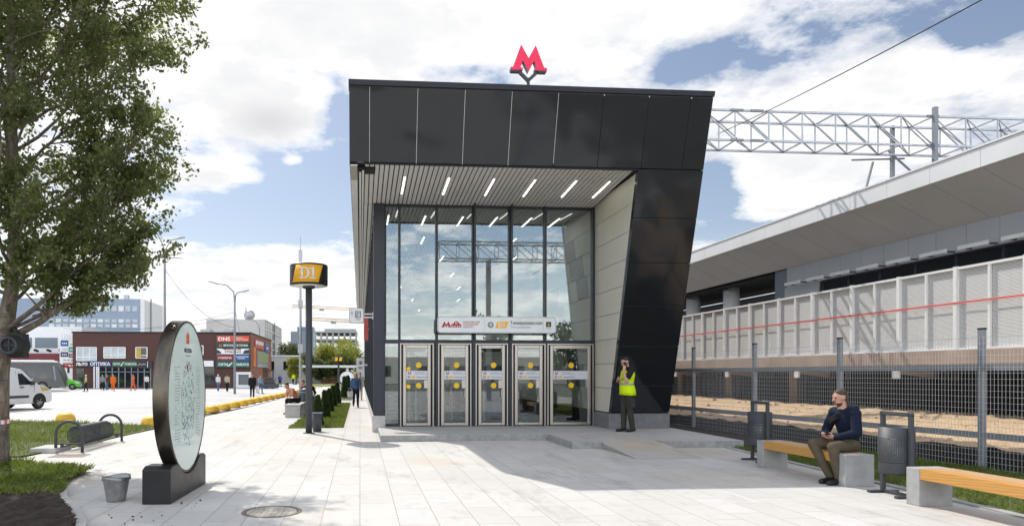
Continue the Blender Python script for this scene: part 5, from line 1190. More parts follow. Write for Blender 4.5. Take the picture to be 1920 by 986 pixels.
def thuja(loc, h, label, sd):
    t = thing('thuja', label, 'shrub', loc, 0, 'small conical thujas along the lawn strip'); r = np.random.default_rng(sd); n = 2600; z = r.uniform(.03, 1, n) ** 1.1; rad = (.15 * h * (1 - z) ** .75 + .02) * r.uniform(.55, 1.1, n); a = r.uniform(0, 6.28, n)
    P = np.column_stack([rad * np.cos(a), rad * np.sin(a), z * h]); d = np.column_stack([np.cos(a) * .45, np.sin(a) * .45, np.ones(n)]); d += r.normal(size=(n, 3)) * .25; d /= np.linalg.norm(d, axis=1)[:, None]; b = r.normal(size=(n, 3)); b -= d * (d * b).sum(1)[:, None]; b /= np.linalg.norm(b, axis=1)[:, None]
    L_ = (.13 * h * r.uniform(.6, 1.2, n))[:, None]; v = np.stack([P - b * L_ * .12, P + d * L_ * .5 - b * L_ * .22, P + d * L_, P + d * L_ * .5 + b * L_ * .22], 1).reshape(-1, 3); rawmesh('foliage', v, np.arange(4 * n).reshape(n, 4), m_thuja, t); MB().tube([(0, 0, -.02), (0, 0, h * .6)], [.03, .01], 6).build('stem', [m_bark], t); return t
for i, (x, y, h, lab) in enumerate(((-1.28, 20.9, .86, 'nearest small thuja, right beside the D1 pole'), (-1.25, 24.7, .92, 'second small thuja from the D1 pole'), (-1.28, 28.8, .9, 'third small thuja from the D1 pole'), (-1.3, 33.2, .95, 'fourth thuja from the D1 pole'), (-1.2, 36.0, 1.05, 'fifth thuja at the far end of the near lawn strip'), (-1.0, 44.5, 1.3, 'dark thuja standing left of the walking woman'), (-.85, 47.5, 1.35, 'farthest thuja just behind the walking woman'))): thuja((x, y, 0), h, lab, 20 + i)

# the big leafy tree
rt = random.Random(5); big = thing('leafy_tree', 'large leafy tree with striped grey bark filling the left edge', 'tree', (-6.08, 12.0, 0))
env = [(1.9, .9), (2.5, 1.7), (3.0, 2.1), (3.6, 2.35), (4.1, 3.05), (5.0, 2.95), (5.6, 3.25), (6.2, 3.5), (7, 3.35), (8, 3.2), (9.5, 2.9), (11, 2.2), (12.5, .6), (13, .1)]
env = [(a, b * 1.17) for a, b in env]
def Rm(z):
    for (a, ra), (b, rb) in zip(env[:-1], env[1:]):
        if a <= z <= b: return ra + (rb - ra) * (z - a) / (b - a)
    return .3
tm = MB(); tp_ = [(0, 0, -.05), (.0, 0, .25), (.02, 0, .9), (.03, .0, 1.6), (.08, .02, 2.2), (.2, .05, 3.0), (.28, .0, 4.2), (.25, -.05, 6), (.2, 0, 8.5), (.15, .1, 11)]
tm.tube(tp_, [.25, .175, .155, .148, .15, .11, .09, .075, .05, .015], 16)
tm.tube([(.05, .02, 1.75), (-.1, .05, 2.2), (-.22, .1, 3.0), (-.35, .2, 4.6), (-.5, .3, 7)], [.11, .085, .075, .06, .02], 10); tm.build('trunk', [m_bark], big)
bm_ = MB(); twigs = []
def limb(p0, d0, L_, r0, lvl):
    pts = [V(p0)]; d = V(d0).normalized(); n = 7
    for i in range(n):
        d = (d + V((rt.uniform(-1, 1), rt.uniform(-1, 1), rt.uniform(-.6, .9))) * .17 + V((0, 0, .045 if lvl == 0 else -.03))).normalized(); pts.append(pts[-1] + d * L_ / n)
    if lvl < 2: bm_.tube(pts, [r0 * (1 - .82 * i / n) for i in range(n + 1)], 6 if lvl == 0 else 4, cap=False)
    else: bm_.tube([pts[0], pts[3], pts[-1]], [r0, r0 * .7, r0 * .3], 3, cap=False)
    if lvl == 2: twigs.append(pts); return
    for k in range(9 if lvl == 0 else 6):
        t = rt.uniform(.28, 1.0) if lvl == 0 else rt.uniform(.15, 1.); i = min(int(t * n), n - 1); p = pts[i].lerp(pts[i + 1], t * n - i) if t < 1 else pts[-1]; dd = (pts[i + 1] - pts[i]).normalized()
        side = V((rt.uniform(-1, 1), rt.uniform(-1, 1), rt.uniform(-.5, .7))); d2 = (dd * .75 + side * .8).normalized()
        limb(p, d2, L_ * (.42 if lvl == 0 else .5) * rt.uniform(.6, 1.1), r0 * .4, lvl + 1)
for k in range(68):
    z = 2.3 + 9.2 * (k / 68) ** .95; a = k * 2.39996 + .4; i = 0
    while i < len(tp_) - 2 and tp_[i + 1][2] < z: i += 1
    q0 = V(tp_[i]).lerp(V(tp_[i + 1]), (z - tp_[i][2]) / (tp_[i + 1][2] - tp_[i][2])); elv = rt.uniform(.35, .8) if z > 4 else rt.uniform(.3, .55)
    zt_ = z + .7; L_ = Rm(min(zt_, 12.8)) * rt.uniform(.78, .98) / math.cos(elv) * .86
    limb(q0, (math.cos(a) * math.cos(elv), math.sin(a) * math.cos(elv), math.sin(elv)), L_, .042 * (1 - .045 * z), 0)
limb((.12, 0, 2.15), (.9, -.15, .62), 2.3, .07, 0); limb((.6, -.05, 2.55), (.9, .1, .28), 1.7, .035, 0); limb((.12, 0, 2.3), (.8, -.5, .5), 2.4, .05, 0)
bm_.build('limbs', [m_bark], big)
P = []; rl_ = np.random.default_rng(3)
for pts in twigs:
    a = np.array(pts); n = 43
    t = rl_.uniform(.1, 1.05, n) * (len(a) - 1); i = np.minimum(t.astype(int), len(a) - 2); f = (t - i)[:, None]; P.append(a[i] * (1 - f) + a[i + 1] * f + rl_.normal(size=(n, 3)) * .055)
P = np.concatenate(P); Rv = np.array([Rm(min(max(z, 1.9), 12.9)) for z in P[:, 2]]); ok = (np.hypot(P[:, 0], P[:, 1]) < Rv * 1.08) & (P[:, 2] > 1.75); P = P[ok]
v, f = leaves(P, .084, rl_, .5); rawmesh('crown', v, f, m_leaf, big); print('leaves', len(P), 'twigs', len(twigs))
fl = thing('floodlight', 'black round floodlight strapped in the fork of the leafy tree', 'lamp', (-5.72, 11.82, 2.06)); q = MB(); q.lathe([(.001, -.17), (.12, -.16), (.17, -.1), (.2, .0), (.2, .14), (.001, .14)], 20, axis='Y'); q.box(-.03, .17, -.06, .14, -.2, .2); o = q.build('housing', [m_rubber], fl, bevel=.01); q = MB(); q.lathe([(.11, -.19), (.14, -.19), (.15, -.15), (.10, -.15)], 20, (-.02, 0, 0), axis='Y'); q.bar((-.1, -.18, 0), (.08, -.18, 0), .012); q.bar((0, -.18, -.1), (0, -.18, .1), .012); q.build('grille', [m_graphite], fl); q = MB(); q.bar((.08, .05, .1), (-.05, .1, .3), .05); q.build('strap', [m_rubber], fl)
tg = MB(); 
for k in range(20):
    a, b = 2 * math.pi * k / 20, 2 * math.pi * (k + 1) / 20; r_ = .168
    tg.add([(r_ * math.cos(a), r_ * math.sin(a), -.035 + .012 * math.sin(a * 2)), (r_ * math.cos(b), r_ * math.sin(b), -.035 + .012 * math.sin(b * 2)), (r_ * math.cos(b), r_ * math.sin(b), .035 + .012 * math.sin(b * 2)), (r_ * math.cos(a), r_ * math.sin(a), .035 + .012 * math.sin(a * 2))], [(0, 1, 2, 3)], k % 2)
o = tg.build('barrier_tape', [m_tape, m_white]); o.location = (-6.06, 12.0, .8); o.modifiers.new('t', 'SOLIDIFY').thickness = .004; tag(o, 'red and white tape tied round the trunk of the leafy tree', 'tape')

# what stands across the square behind the photographer (mirrored in the glass and the cladding)
ap = thing('low_building', 'long low pale building across the square behind the camera', 'building', (6, -70, 0)); q = MB(); q.box(-26, 34, -82, -70, 0, 4.2); q.build('wall', [m_off], ap, world=True); w0 = None
for r_ in range(1):
    for k in range(19):
        if w0 is None: w0 = q0 = MB().box(-.9, .9, -.05, .06, -.8, .8).build('window', [m_darkglass], ap)
        else: q0 = w0.copy(); COL.objects.link(q0); q0.parent = ap
        q0.location = V((-23.5 + k * 3.05, -69.97, 2.0 + r_ * 2.6)) - ap.location
for i, (x, y, h) in enumerate(((-14, -48, 9), (-4, -55, 8), (17, -50, 10), (26, -46, 9))): far_tree((x, y, 0), h, 3.6, m_treeleaf2, ('first tree across the square behind the camera', 'second tree across the square behind the camera', 'third tree across the square behind the camera', 'fourth tree across the square behind the camera')[i], 120 + i, 1500, .5)
# ------------------------------------------------------------------ people
class Blob:
    """closed tapered capsules and ellipsoids, fused into one continuous skin by a voxel remesh"""
    def __init__(s): s.mb = MB()
    def cap(s, p0, r0, p1, r1, flat=1., across=None, n=14):
        p0, p1 = V(p0), V(p1); d = p1 - p0; L_ = d.length; d.normalize()
        x = V(across) if across is not None else (V((1, 0, 0)) if abs(d.x) < .8 else V((0, 1, 0)))
        x = (x - d * x.dot(d)).normalized(); y = d.cross(x); vs = []; rings = []
        for a in (-80, -55, -28): rings.append((p0 + d * r0 * math.sin(R(a)) * min(1, flat + .3), r0 * math.cos(R(a))))
        m_ = max(2, int(L_ / max(.02, min(r0, r1))))
        for i in range(m_ + 1): rings.append((p0.lerp(p1, i / m_), r0 + (r1 - r0) * i / m_))
        for a in (28, 55, 80): rings.append((p1 + d * r1 * math.sin(R(a)) * min(1, flat + .3), r1 * math.cos(R(a))))
        for c_, r in rings: vs += [c_ + (x * math.cos(2 * math.pi * j / n) + y * flat * math.sin(2 * math.pi * j / n)) * r for j in range(n)]
        k = len(rings); fs = [(i * n + j, i * n + (j + 1) % n, (i + 1) * n + (j + 1) % n, (i + 1) * n + j) for i in range(k - 1) for j in range(n)]
        fs += [tuple(range(n - 1, -1, -1)), tuple(range((k - 1) * n, k * n))]; s.mb.add(vs, fs, 0, True); return s
    def ell(s, c, r, rot=None, n=18):
        t = MB(); t.sphere((0, 0, 0), 1, n, 0, r); c = V(c); Q = rot or Matrix.Identity(3)
        s.mb.add([Q @ V(p) + c for p in t.v], t.f, 0, True); return s
    def chain(s, pts, rs, flat=1., across=None):
        for i in range(len(pts) - 1): s.cap(pts[i], rs[i], pts[i + 1], rs[i + 1], flat, across)
        return s
    def build(s, name, mat, parent, voxel, smooth=3):
        o = s.mb.build(name, [mat], parent); m = o.modifiers.new('skin', 'REMESH'); m.mode = 'VOXEL'; m.voxel_size = voxel; m.use_smooth_shade = True
        if smooth: q = o.modifiers.new('soft', 'SMOOTH'); q.factor = .5; q.iterations = smooth
        return o
m_skin = M('skin', (.50, .27, .19), .5, var=.08, vs=9); m_skin2 = M('tanned skin', (.50, .28, .19), .5, var=.08, vs=9)
m_hairb = M('short brown hair', (.06, .035, .02), .7, var=.3, vs=30); m_hairk = M('black hair', (.012, .010, .009), .6, var=.3, vs=30); m_hairy = M('blond hair', (.50, .33, .14), .6, var=.2, vs=20)
CLOTH = {}
def cloth(name, col, bump=.35):
    if name not in CLOTH: CLOTH[name] = M(name, col, .85, var=.18, vs=7, bump=bump, bs=26, spec=.2, bd=.012)
    return CLOTH[name]
def base_joints(h, stride=0., armL=.05, armR=.05):
    k = h / 1.75; J = {}
    for s_, n in ((1, 'L'), (-1, 'R')):
        st = stride * s_; J['hip' + n] = V((s_ * .085, 0, .93)); J['knee' + n] = V((s_ * .09, -st * .28 - .02, .50)); J['ank' + n] = V((s_ * .095, -st * .5 + .02, .08 + max(0, -st) * .10)); J['toe' + n] = J['ank' + n] + V((s_ * .02, -.17, -.045))
        sw = (armL if s_ > 0 else armR); J['sh' + n] = V((s_ * .185, .01, 1.425)); J['el' + n] = V((s_ * .23, .02 - sw * .5, 1.13)); J['wr' + n] = V((s_ * .225, -.06 - sw * 1.1, .89)); J['ha' + n] = J['wr' + n] + V((0, -.03, -.09))
    J['pel'] = V((0, .0, .97)); J['waist'] = V((0, -.005, 1.10)); J['chest'] = V((0, .0, 1.30)); J['neck'] = V((0, .0, 1.47)); J['head'] = V((0, -.02, 1.635)); J['yaw'] = 0.; J['pitch'] = 0.
    for a in J:
        if hasattr(J[a], 'xyz'): J[a] = J[a] * k
    J['k'] = k; return J
def hand(B, w, f, nrm, k, side, curl=.5):
    """palm and five separate curled fingers; f = pointing direction, nrm = direction the palm faces"""
    w, f, nrm = V(w), V(f).normalized(), V(nrm); nrm = (nrm - f * nrm.dot(f)).normalized(); c = f.cross(nrm).normalized() * side
    B.cap(w, .027 * k, w + f * .075 * k, .036 * k, .5, c)
    for i, (off, ln) in enumerate(((-.030, .062), (-.010, .074), (.010, .069), (.029, .053))):
        p = w + f * .082 * k + c * off * k; a = 0; q = p - f * .02 * k
        for sg in (.45, .32, .23):
            a += curl * (.7 if sg == .45 else 1.); q2 = p + (f * math.cos(a) + nrm * math.sin(a)) * ln * sg * k * 1.25; B.cap(q, .0098 * k, q2, .0085 * k, n=8); q = p = q2
    p = w + f * .022 * k - c * .026 * k; p2 = p + (f * .55 - c * .6 + nrm * .45).normalized() * .042 * k; p3 = p2 + (f * .8 + nrm * .6).normalized() * .034 * k
    B.cap(p, .014 * k, p2, .0115 * k, n=8); B.cap(p2, .0115 * k, p3, .009 * k, n=8)
def figure(loc, rz, J, label, top, bottom, shoe, skin=None, hair=None, voxel=.028, sleeve=1., detail=False, group=None, hands=None, skirt=0., bulk=1.):
    k = J['k']; skin = skin or m_skin; hair = hair or m_hairk; P = thing('person', label, 'person', loc, rz, group)
    X = V((1, 0, 0)); B = Blob(); HQ = Matrix.Rotation(J['yaw'], 3, 'Z') @ Matrix.Rotation(J['pitch'], 3, 'X'); H = J['head']
    def hp(x, y, z): return H + HQ @ (V((x, y, z)) * k)
    B.ell(H + HQ @ V((0, .008, .02)) * k, (.074 * k, .092 * k, .098 * k), HQ); B.ell(hp(0, -.028, -.055), (.052 * k, .055 * k, .062 * k), HQ)
    B.cap(hp(0, -.082, .012), .011 * k, hp(0, -.106, -.022), .0145 * k); B.cap(hp(-.035, -.072, .034), .013 * k, hp(.035, -.072, .034), .013 * k)
    B.cap(hp(-.018, -.083, -.058), .0095 * k, hp(.018, -.083, -.058), .0095 * k); B.cap(hp(-.012, -.072, -.092), .016 * k, hp(.012, -.072, -.092), .016 * k)
    for s_ in (-1, 1): B.ell(hp(s_ * .077, .012, -.004), (.012 * k, .021 * k, .033 * k), HQ)
    B.cap(J['neck'] - V((0, 0, .05)) * k, .06 * k, H + HQ @ V((0, .02, -.06)) * k, .052 * k)
    B.cap(J['pel'], .135 * k, J['waist'], .125 * k, .72, X); B.cap(J['waist'], .125 * k, J['chest'], .15 * k, .70, X); B.cap(J['shL'], .06 * k, J['shR'], .06 * k); B.cap(J['chest'], .14 * k, J['neck'] - V((0, 0, .06)) * k, .09 * k, .7, X)
    for n in 'LR':
        B.chain([J['hip' + n], J['knee' + n], J['ank' + n]], [.082 * k, .052 * k, .036 * k]); B.cap(J['ank' + n] + V((0, .03, -.03)) * k, .034 * k, J['toe' + n], .03 * k)
        B.chain([J['sh' + n], J['el' + n], J['wr' + n]], [.048 * k, .038 * k, .026 * k])
        if hands: hand(B, J['wr' + n], *hands[n], k, 1 if n == 'L' else -1)
        else: B.cap(J['wr' + n], .024 * k, J['ha' + n], .034 * k, .6)
    B.build('body', skin, P, voxel * (.8 if not detail else .75), 1 if detail else 2)
    # shirt
    T = Blob(); e = .016 * k * bulk
    T.cap(J['pel'] + V((0, 0, .0)), .138 * k + e, J['waist'], .128 * k + e, .74, X); T.cap(J['waist'], .128 * k + e, J['chest'], .152 * k + e, .72, X); T.cap(J['shL'], .062 * k + e, J['shR'], .062 * k + e); T.cap(J['chest'], .14 * k + e, J['neck'] - V((0, 0, .075)) * k, .075 * k + e, .75, X)
    for n in 'LR':
        if sleeve >= 1: T.chain([J['sh' + n], J['el' + n], J['wr' + n].lerp(J['el' + n], .06)], [.056 * k + e, .046 * k + e * .9, .031 * k + e * .6])
        else: T.cap(J['sh' + n], .058 * k + e, J['sh' + n].lerp(J['el' + n], .62), .052 * k + e)
    ts = T.build('top', top, P, voxel, 2)
    L_ = Blob(); e2 = .014 * k
    L_.cap(J['pel'] + V((0, 0, .03)) * k, .140 * k + e2 * .6, (J['hipL'] + J['hipR']) / 2, .128 * k, .74, X)
    for n in 'LR': L_.chain([J['hip' + n], J['knee' + n], J['ank' + n].lerp(J['knee' + n], .04)], [.088 * k + e2, .060 * k + e2, .044 * k + e2 * 1.1])
    if skirt: L_.cap(J['pel'], .15 * k, V((0, J['kneeL'].y * .5 + J['kneeR'].y * .5, skirt)), .2 * k, .8, X)
    L_.build('trousers', bottom, P, voxel, 2)
    for n in 'LR':
        F = Blob(); a, t = J['ank' + n], J['toe' + n]; F.cap(a + V((0, .035, -.025)) * k, .043 * k, t, .038 * k); F.cap(a + V((0, .01, .03)) * k, .045 * k, a + V((0, .02, -.02)) * k, .045 * k); F.build('shoe', shoe, P, voxel * .9, 1)
    Hh = Blob(); Hh.ell(H + HQ @ V((0, .024, .058)) * k, (.079 * k, .092 * k, .070 * k), HQ); Hh.ell(H + HQ @ V((0, .056, -.005)) * k, (.068 * k, .05 * k, .075 * k), HQ)
    Hh.build('hair', hair, P, voxel * .8, 1)
    return P, hp, HQ
navy = cloth('navy hoodie', (.008, .014, .032)); khaki = cloth('khaki trousers', (.105, .083, .055), .5); blackc = cloth('black cloth', (.014, .014, .016)); greyt = cloth('dark olive cargo cloth', (.045, .043, .036), .5); blackshoe = M('black shoe leather', (.012, .012, .013), .5)
white_c = cloth('white cloth', (.62, .62, .62)); denim = cloth('denim cloth', (.07, .13, .24)); orange_c = cloth('orange work cloth', (.72, .13, .02)); beige_c = cloth('beige cloth', (.42, .36, .27)); grey_c = cloth('grey cloth', (.22, .23, .24)); sky_c = cloth('light blue cloth', (.22, .36, .46)); hivis = cloth('hi vis yellow green fabric', (.62, .80, .01), .25); maroon_c = cloth('maroon cloth', (.13, .02, .03))

# the worker on the phone beside the leaning pylon
J = base_joints(1.90); k = J['k']
J['shL'] = V((.18, -.02, 1.42)) * k; J['elL'] = V((.22, -.19, 1.165)) * k; J['wrL'] = V((.15, -.21, 1.405)) * k
J['shR'] = V((-.18, -.02, 1.42)) * k; J['elR'] = V((-.215, -.12, 1.16)) * k; J['wrR'] = V((-.02, -.245, 1.205)) * k
J['head'] = V((.01, -.075, 1.60)) * k; J['pitch'] = .38; J['yaw'] = .1; J['neck'] = V((0, -.02, 1.465)) * k
J['ankL'] = V((.09, .07, .08)) * k; J['toeL'] = V((.12, -.11, .035)) * k; J['kneeL'] = V((.085, .0, .5)) * k; J['ankR'] = V((-.08, -.05, .08)) * k; J['toeR'] = V((-.06, -.24, .035)) * k; J['kneeR'] = V((-.08, -.05, .5)) * k; J['waist'] = V((0, -.04, 1.1)) * k
J['haL'] = V((.1, -.1, 1.58)) * k; J['haR'] = V((.08, -.25, 1.2)) * k
wk, hp, HQ = figure((6.68, 16.62, .148), R(-78), J, 'man in yellow green safety vest standing with a phone at his ear', cloth('black tee', (.016, .015, .016)), greyt, blackshoe, m_skin2, m_hairk, .013, .5, True, None, {'L': (V((-.15, .45, 1)), V((-1, .3, -.2)), ), 'R': (V((1, -.05, -.05)), V((0, .6, .4)))})
vm = MB(); n = 32; rings = [(.85, .205, .17, .0), (.92, .20, .166, .0), (1.0, .193, .158, -.01), (1.10, .176, .145, -.03), (1.2, .182, .146, -.02), (1.30, .188, .145, .0), (1.38, .178, .125, .0), (1.44, .14, .095, .0), (1.475, .10, .075, .005)]
vs = []
for z, rx, ry, cy in rings: vs += [(k * (rx * math.cos(2 * math.pi * j / n)) + .004 * math.sin(j * 1.7 + z * 22), k * (cy + ry * math.sin(2 * math.pi * j / n)) + .004 * math.cos(j * 2.1 + z * 17), z * k - (.015 * math.cos(2 * math.pi * j / n) if z < .9 else 0)) for j in range(n)]
vm.add(vs, [(a * n + j, a * n + (j + 1) % n, (a + 1) * n + (j + 1) % n, (a + 1) * n + j) for a in range(len(rings) - 1) for j in range(n)], 0, True)
o = vm.build('safety_vest', [hivis], wk); m_ = o.modifiers.new('t', 'SOLIDIFY'); m_.thickness = .008; m_.offset = 0
q = MB()
def band(z, rx, ry, cy, hh=.028):
    n = 36; vs = []
    for rr_ in (0, .006):
        for zz in (z - hh, z + hh): vs += [((rx + rr_) * math.cos(2 * math.pi * j / n), cy + (ry + rr_) * math.sin(2 * math.pi * j / n), zz) for j in range(n)]
    f = []
    for j in range(n): j2 = (j + 1) % n; f += [(2 * n + j, 2 * n + j2, 3 * n + j2, 3 * n + j), (j, n + j, n + j2, j2), (j, j2, 2 * n + j2, 2 * n + j), (n + j, 3 * n + j, 3 * n + j2, n + j2)]
    q.add(vs, f, 0, True)
band(1.10 * k, .184 * k, .153 * k, -.03); q.build('reflective_band', [M('reflective tape', (.42, .44, .43), .3, .3)], wk)
q = MB(); q.box(.158 * k, .186 * k, -.07, .09, .56 * k, .74 * k); q.box(.160 * k, .190 * k, -.075, .095, .73 * k, .76 * k); q.build('cargo_pocket', [greyt], wk, bevel=.012)
ph = thing('mobile_phone', 'dark mobile phone held to the ear of the man in the safety vest', 'phone', (0, 0, 0)); pw = Matrix.Rotation(R(-78), 3, 'Z') @ (V((.10, -.125, 1.53)) * k) + V((6.68, 16.62, .148)); ph.location = pw; ph.rotation_euler = (R(20), 0, R(-78)); MB().box(-.005, .005, -.035, .035, -.07, .07).build('case', [m_dark], ph, bevel=.003); MB().box(-.0062, -.0051, -.031, .031, -.064, .064).build('screen', [m_darkglass], ph)

# the seated man
J = base_joints(1.78); k = J['k'] = 1.02
def S_(x, y, z): return V((x, y, z))
J.update(hipL=S_(.095, .0, .545), hipR=S_(-.095, .0, .545), kneeL=S_(.215, -.43, .545), kneeR=S_(-.19, -.42, .56), ankL=S_(.235, -.34, .085), ankR=S_(.06, -.33, .085), toeL=S_(.25, -.52, .035), toeR=S_(.09, -.51, .035), pel=S_(0, .02, .585), waist=S_(0, .01, .71), chest=S_(0, -.045, .91), neck=S_(0, -.085, 1.085), head=S_(0, -.135, 1.245), shL=S_(.195, -.055, 1.02), shR=S_(-.195, -.055, 1.02), elL=S_(.285, -.10, .745), wrL=S_(.085, -.285, .665), elR=S_(-.285, -.12, .745), wrR=S_(-.07, -.30, .675), haL=S_(.02, -.37, .66), haR=S_(-.02, -.38, .67))
J['yaw'] = -.12; J['pitch'] = .2
SL = (7.19, 9.56, 0); sm_, hp, HQ = figure(SL, R(-86), J, 'bearded man in navy hoodie and khaki trousers seated on the shaded bench', navy, khaki, blackshoe, m_skin, m_hairb, .0125, 1, True, None, {'L': (V((-.55, -.8, .05)), V((-.5, .45, .6))), 'R': (V((.5, -.85, .05)), V((.4, .3, .75)))}, bulk=1.35)
hd = Blob(); hd.chain([S_(-.11, -.06, 1.07), S_(-.09, .06, 1.085), S_(0, .10, 1.08), S_(.09, .06, 1.085), S_(.11, -.06, 1.07)], [.035, .045, .055, .045, .035]); hd.chain([S_(-.1, -.06, 1.06), S_(0, -.165, 1.0), S_(.1, -.06, 1.06)], [.032, .026, .032]); hd.build('hood', navy, sm_, .0125, 2)
bd = Blob(); bd.ell(hp(0, -.028, -.080), (.0535, .062, .046), HQ); bd.cap(hp(-.022, -.088, -.043), .0075, hp(.022, -.088, -.043), .0075); bd.build('beard', m_hairb, sm_, .009, 1)
q = MB(); q.tube([S_(.10, .115, 1.03), S_(.10, -.02, 1.075), S_(.07, -.13, 1.04), S_(-.02, -.21, .91), S_(-.12, -.185, .80)], .012, 6); q.build('bag_strap', [blackc], sm_)
q = MB(); q.hexa([S_(-.10, -.225, .84), S_(.05, -.235, .93), S_(.05, -.17, .93), S_(-.10, -.16, .84)], [S_(-.135, -.22, .94), S_(.02, -.23, 1.02), S_(.02, -.16, 1.02), S_(-.135, -.15, .94)]); q.build('chest_bag', [blackc], sm_, bevel=.015)
for s_ in (-1, 1):
    for fig_hp, par in ((hp, sm_),): MB().sphere(fig_hp(s_ * .031, -.079, .012), .0095, 10).build('eye', [m_dark], par)
ph = thing('mobile_phone', 'dark mobile phone held in both hands of the seated man', 'phone', (0, 0, 0)); ph.location = Matrix.Rotation(R(-86), 3, 'Z') @ S_(.0, -.385, .695) + V(SL); ph.rotation_euler = (R(-35), 0, R(-86)); MB().box(-.07, .07, -.037, .037, -.0045, .0045).build('case', [m_dark], ph, bevel=.003); MB().box(-.066, .066, -.033, .033, .0046, .0056).build('screen', [m_darkglass], ph)

# small figures in the distance
def far(px, py, h, rz, label, top, bottom, hair=None, sleeve=1, stride=.35, skin=None, Y=None):
    u = (px - 775) / 1280; t = 2048 / (py - 700); c, s = math.cos(YAW), math.sin(YAW); x, y = (c * u + s) * t, (c - s * u) * t
    J = base_joints(h, stride, .1, -.08); return figure((x, y, 0), R(rz), J, label, top, bottom, blackshoe, skin, hair, .03, sleeve, False, 'people walking about the square')
m_cap = cloth('white cap', (.7, .7, .68))
w1, hp, HQ = far(667, 763.5, 1.62, 5, 'blonde woman in denim jacket and dark trousers walking beside the pavilion', denim, cloth('dark navy trousers', (.012, .015, .03)), m_hairy, 1, .45)
Hh = Blob(); Hh.ell(hp(0, .03, .0), (.10, .09, .14)); Hh.ell(hp(-.07, .0, -.04), (.035, .05, .09)); Hh.ell(hp(.07, .0, -.04), (.035, .05, .09)); Hh.build('hair', m_hairy, w1, .02, 2)
hb = thing('handbag', 'pale handbag hanging from the blonde woman\'s hand', 'bag', (w1.location.x - .26, w1.location.y - .05, .48)); MB().hexa([(-.12, -.06, 0), (.12, -.06, 0), (.12, .06, 0), (-.12, .06, 0)], [(-.15, -.04, .28), (.15, -.04, .28), (.15, .04, .28), (-.15, .04, .28)]).build('bag_body', [white_c], hb, bevel=.02); MB().tube([(-.09, 0, .27), (-.06, 0, .42), (.06, 0, .42), (.09, 0, .27)], .012, 6).build('strap', [beige_c], hb)
far(675, 750, 1.66, 0, 'person in a long beige coat walking behind the blonde woman', beige_c, beige_c, m_hairb)
w2, hp, HQ = far(473, 746.5, 1.58, 10, 'woman in black walking with a white bag across the square', blackc, blackc, m_hairb, 1, .5); hb = thing('white_bag', 'white carrier bag in the hand of the woman in black', 'bag', (w2.location.x + .34, w2.location.y - .05, .35)); MB().hexa([(-.13, -.06, 0), (.13, -.06, 0), (.13, .06, 0), (-.13, .06, 0)], [(-.1, -.04, .42), (.1, -.04, .42), (.1, .04, .42), (-.1, .04, .42)]).build('bag_body', [white_c], hb, bevel=.03); MB().tube([(-.06, 0, .41), (-.04, 0, .52), (.04, 0, .52), (.06, 0, .41)], .01, 6).build('strap', [white_c], hb)
far(409, 733, 1.52, 170, 'person in white shirt, blue jeans and white hat before the brick building', white_c, denim, m_cap); far(426, 734, 1.55, 175, 'man in beige shirt and dark trousers seen from behind near the lamp post', beige_c, blackc, m_hairb)
far(488, 738, 1.5, 60, 'person in light blue beyond the woman in black', sky_c, denim, m_hairb); far(161, 734, 1.5, -60, 'person in white hat and pale yellow vest beside the green car', cloth('faded yellow cloth', (.45, .48, .16)), cloth('navy trousers', (.02, .025, .05)), m_cap)
far(192, 732, 1.5, 30, 'person in grey shirt before the shop windows', grey_c, blackc); far(201, 731, 1.48, -40, 'person in dark clothes next to the orange worker', maroon_c, denim); far(212, 733, 1.52, 20, 'worker in orange overalls nearer the totem, one of two', orange_c, orange_c, m_hairk, 1, .5); far(250, 732, 1.52, -50, 'worker in orange overalls nearer the map disc, one of two', orange_c, orange_c, m_hairk, 1, .6); far(275, 730.5, 1.5, 180, 'person in white shirt and black trousers close to the map disc', white_c, blackc)
far(550, 721, 1.6, 0, 'distant worker in yellow safety vest between lamp and D1 pole', hivis, blackc); far(-3, 771, 1.75, 90, 'worker in yellow safety vest half hidden by the tree trunk', hivis, greyt); far(525, 725, 1.5, 30, 'distant person in blue beside the loader', cloth('blue cloth', (.05, .08, .3)), blackc)
def seated(loc, rz, label, top, bottom, hair, lean=.0, sleeve=.5):
    J = base_joints(1.7); J['k'] = .97
    J.update(hipL=S_(.09, 0, .55), hipR=S_(-.09, 0, .55), kneeL=S_(.13, -.40, .55), kneeR=S_(-.13, -.40, .55), ankL=S_(.12, -.38, .09), ankR=S_(-.12, -.36, .09), toeL=S_(.13, -.54, .04), toeR=S_(-.13, -.52, .04), pel=S_(0, .02, .585), waist=S_(0, -.02 - lean * .2, .70), chest=S_(0, -.06 - lean * .7, .89 - lean * .12), neck=S_(0, -.10 - lean * 1.1, 1.05 - lean * .25), head=S_(0, -.17 - lean * 1.4, 1.19 - lean * .35), shL=S_(.18, -.08 - lean, 1.0 - lean * .2), shR=S_(-.18, -.08 - lean, 1.0 - lean * .2), elL=S_(.24, -.22 - lean * .6, .74), elR=S_(-.24, -.22 - lean * .6, .74), wrL=S_(.08, -.40, .66), wrR=S_(-.08, -.40, .66), haL=S_(.04, -.46, .64), haR=S_(-.04, -.46, .64)); J['pitch'] = .3
    return figure(loc, R(rz), J, label, top, bottom, blackshoe, None, hair, .026, sleeve, False, 'people seated on the left benches')
seated((-2.42, 26.75, .02), -55, 'person with bare arms leaning forward on the nearest left concrete bench', cloth('salmon cloth', (.55, .25, .18)), blackc, m_hairk, .22)
seated((-2.3, 29.95, .02), 40, 'person in dark clothing seated on the farther left concrete bench', blackc, denim, m_hairk, .1, 1); seated((-2.35, 31.0, .02), -60, 'person in maroon sweater seated behind the teal bin', maroon_c, blackc, m_hairb, .05, 1)
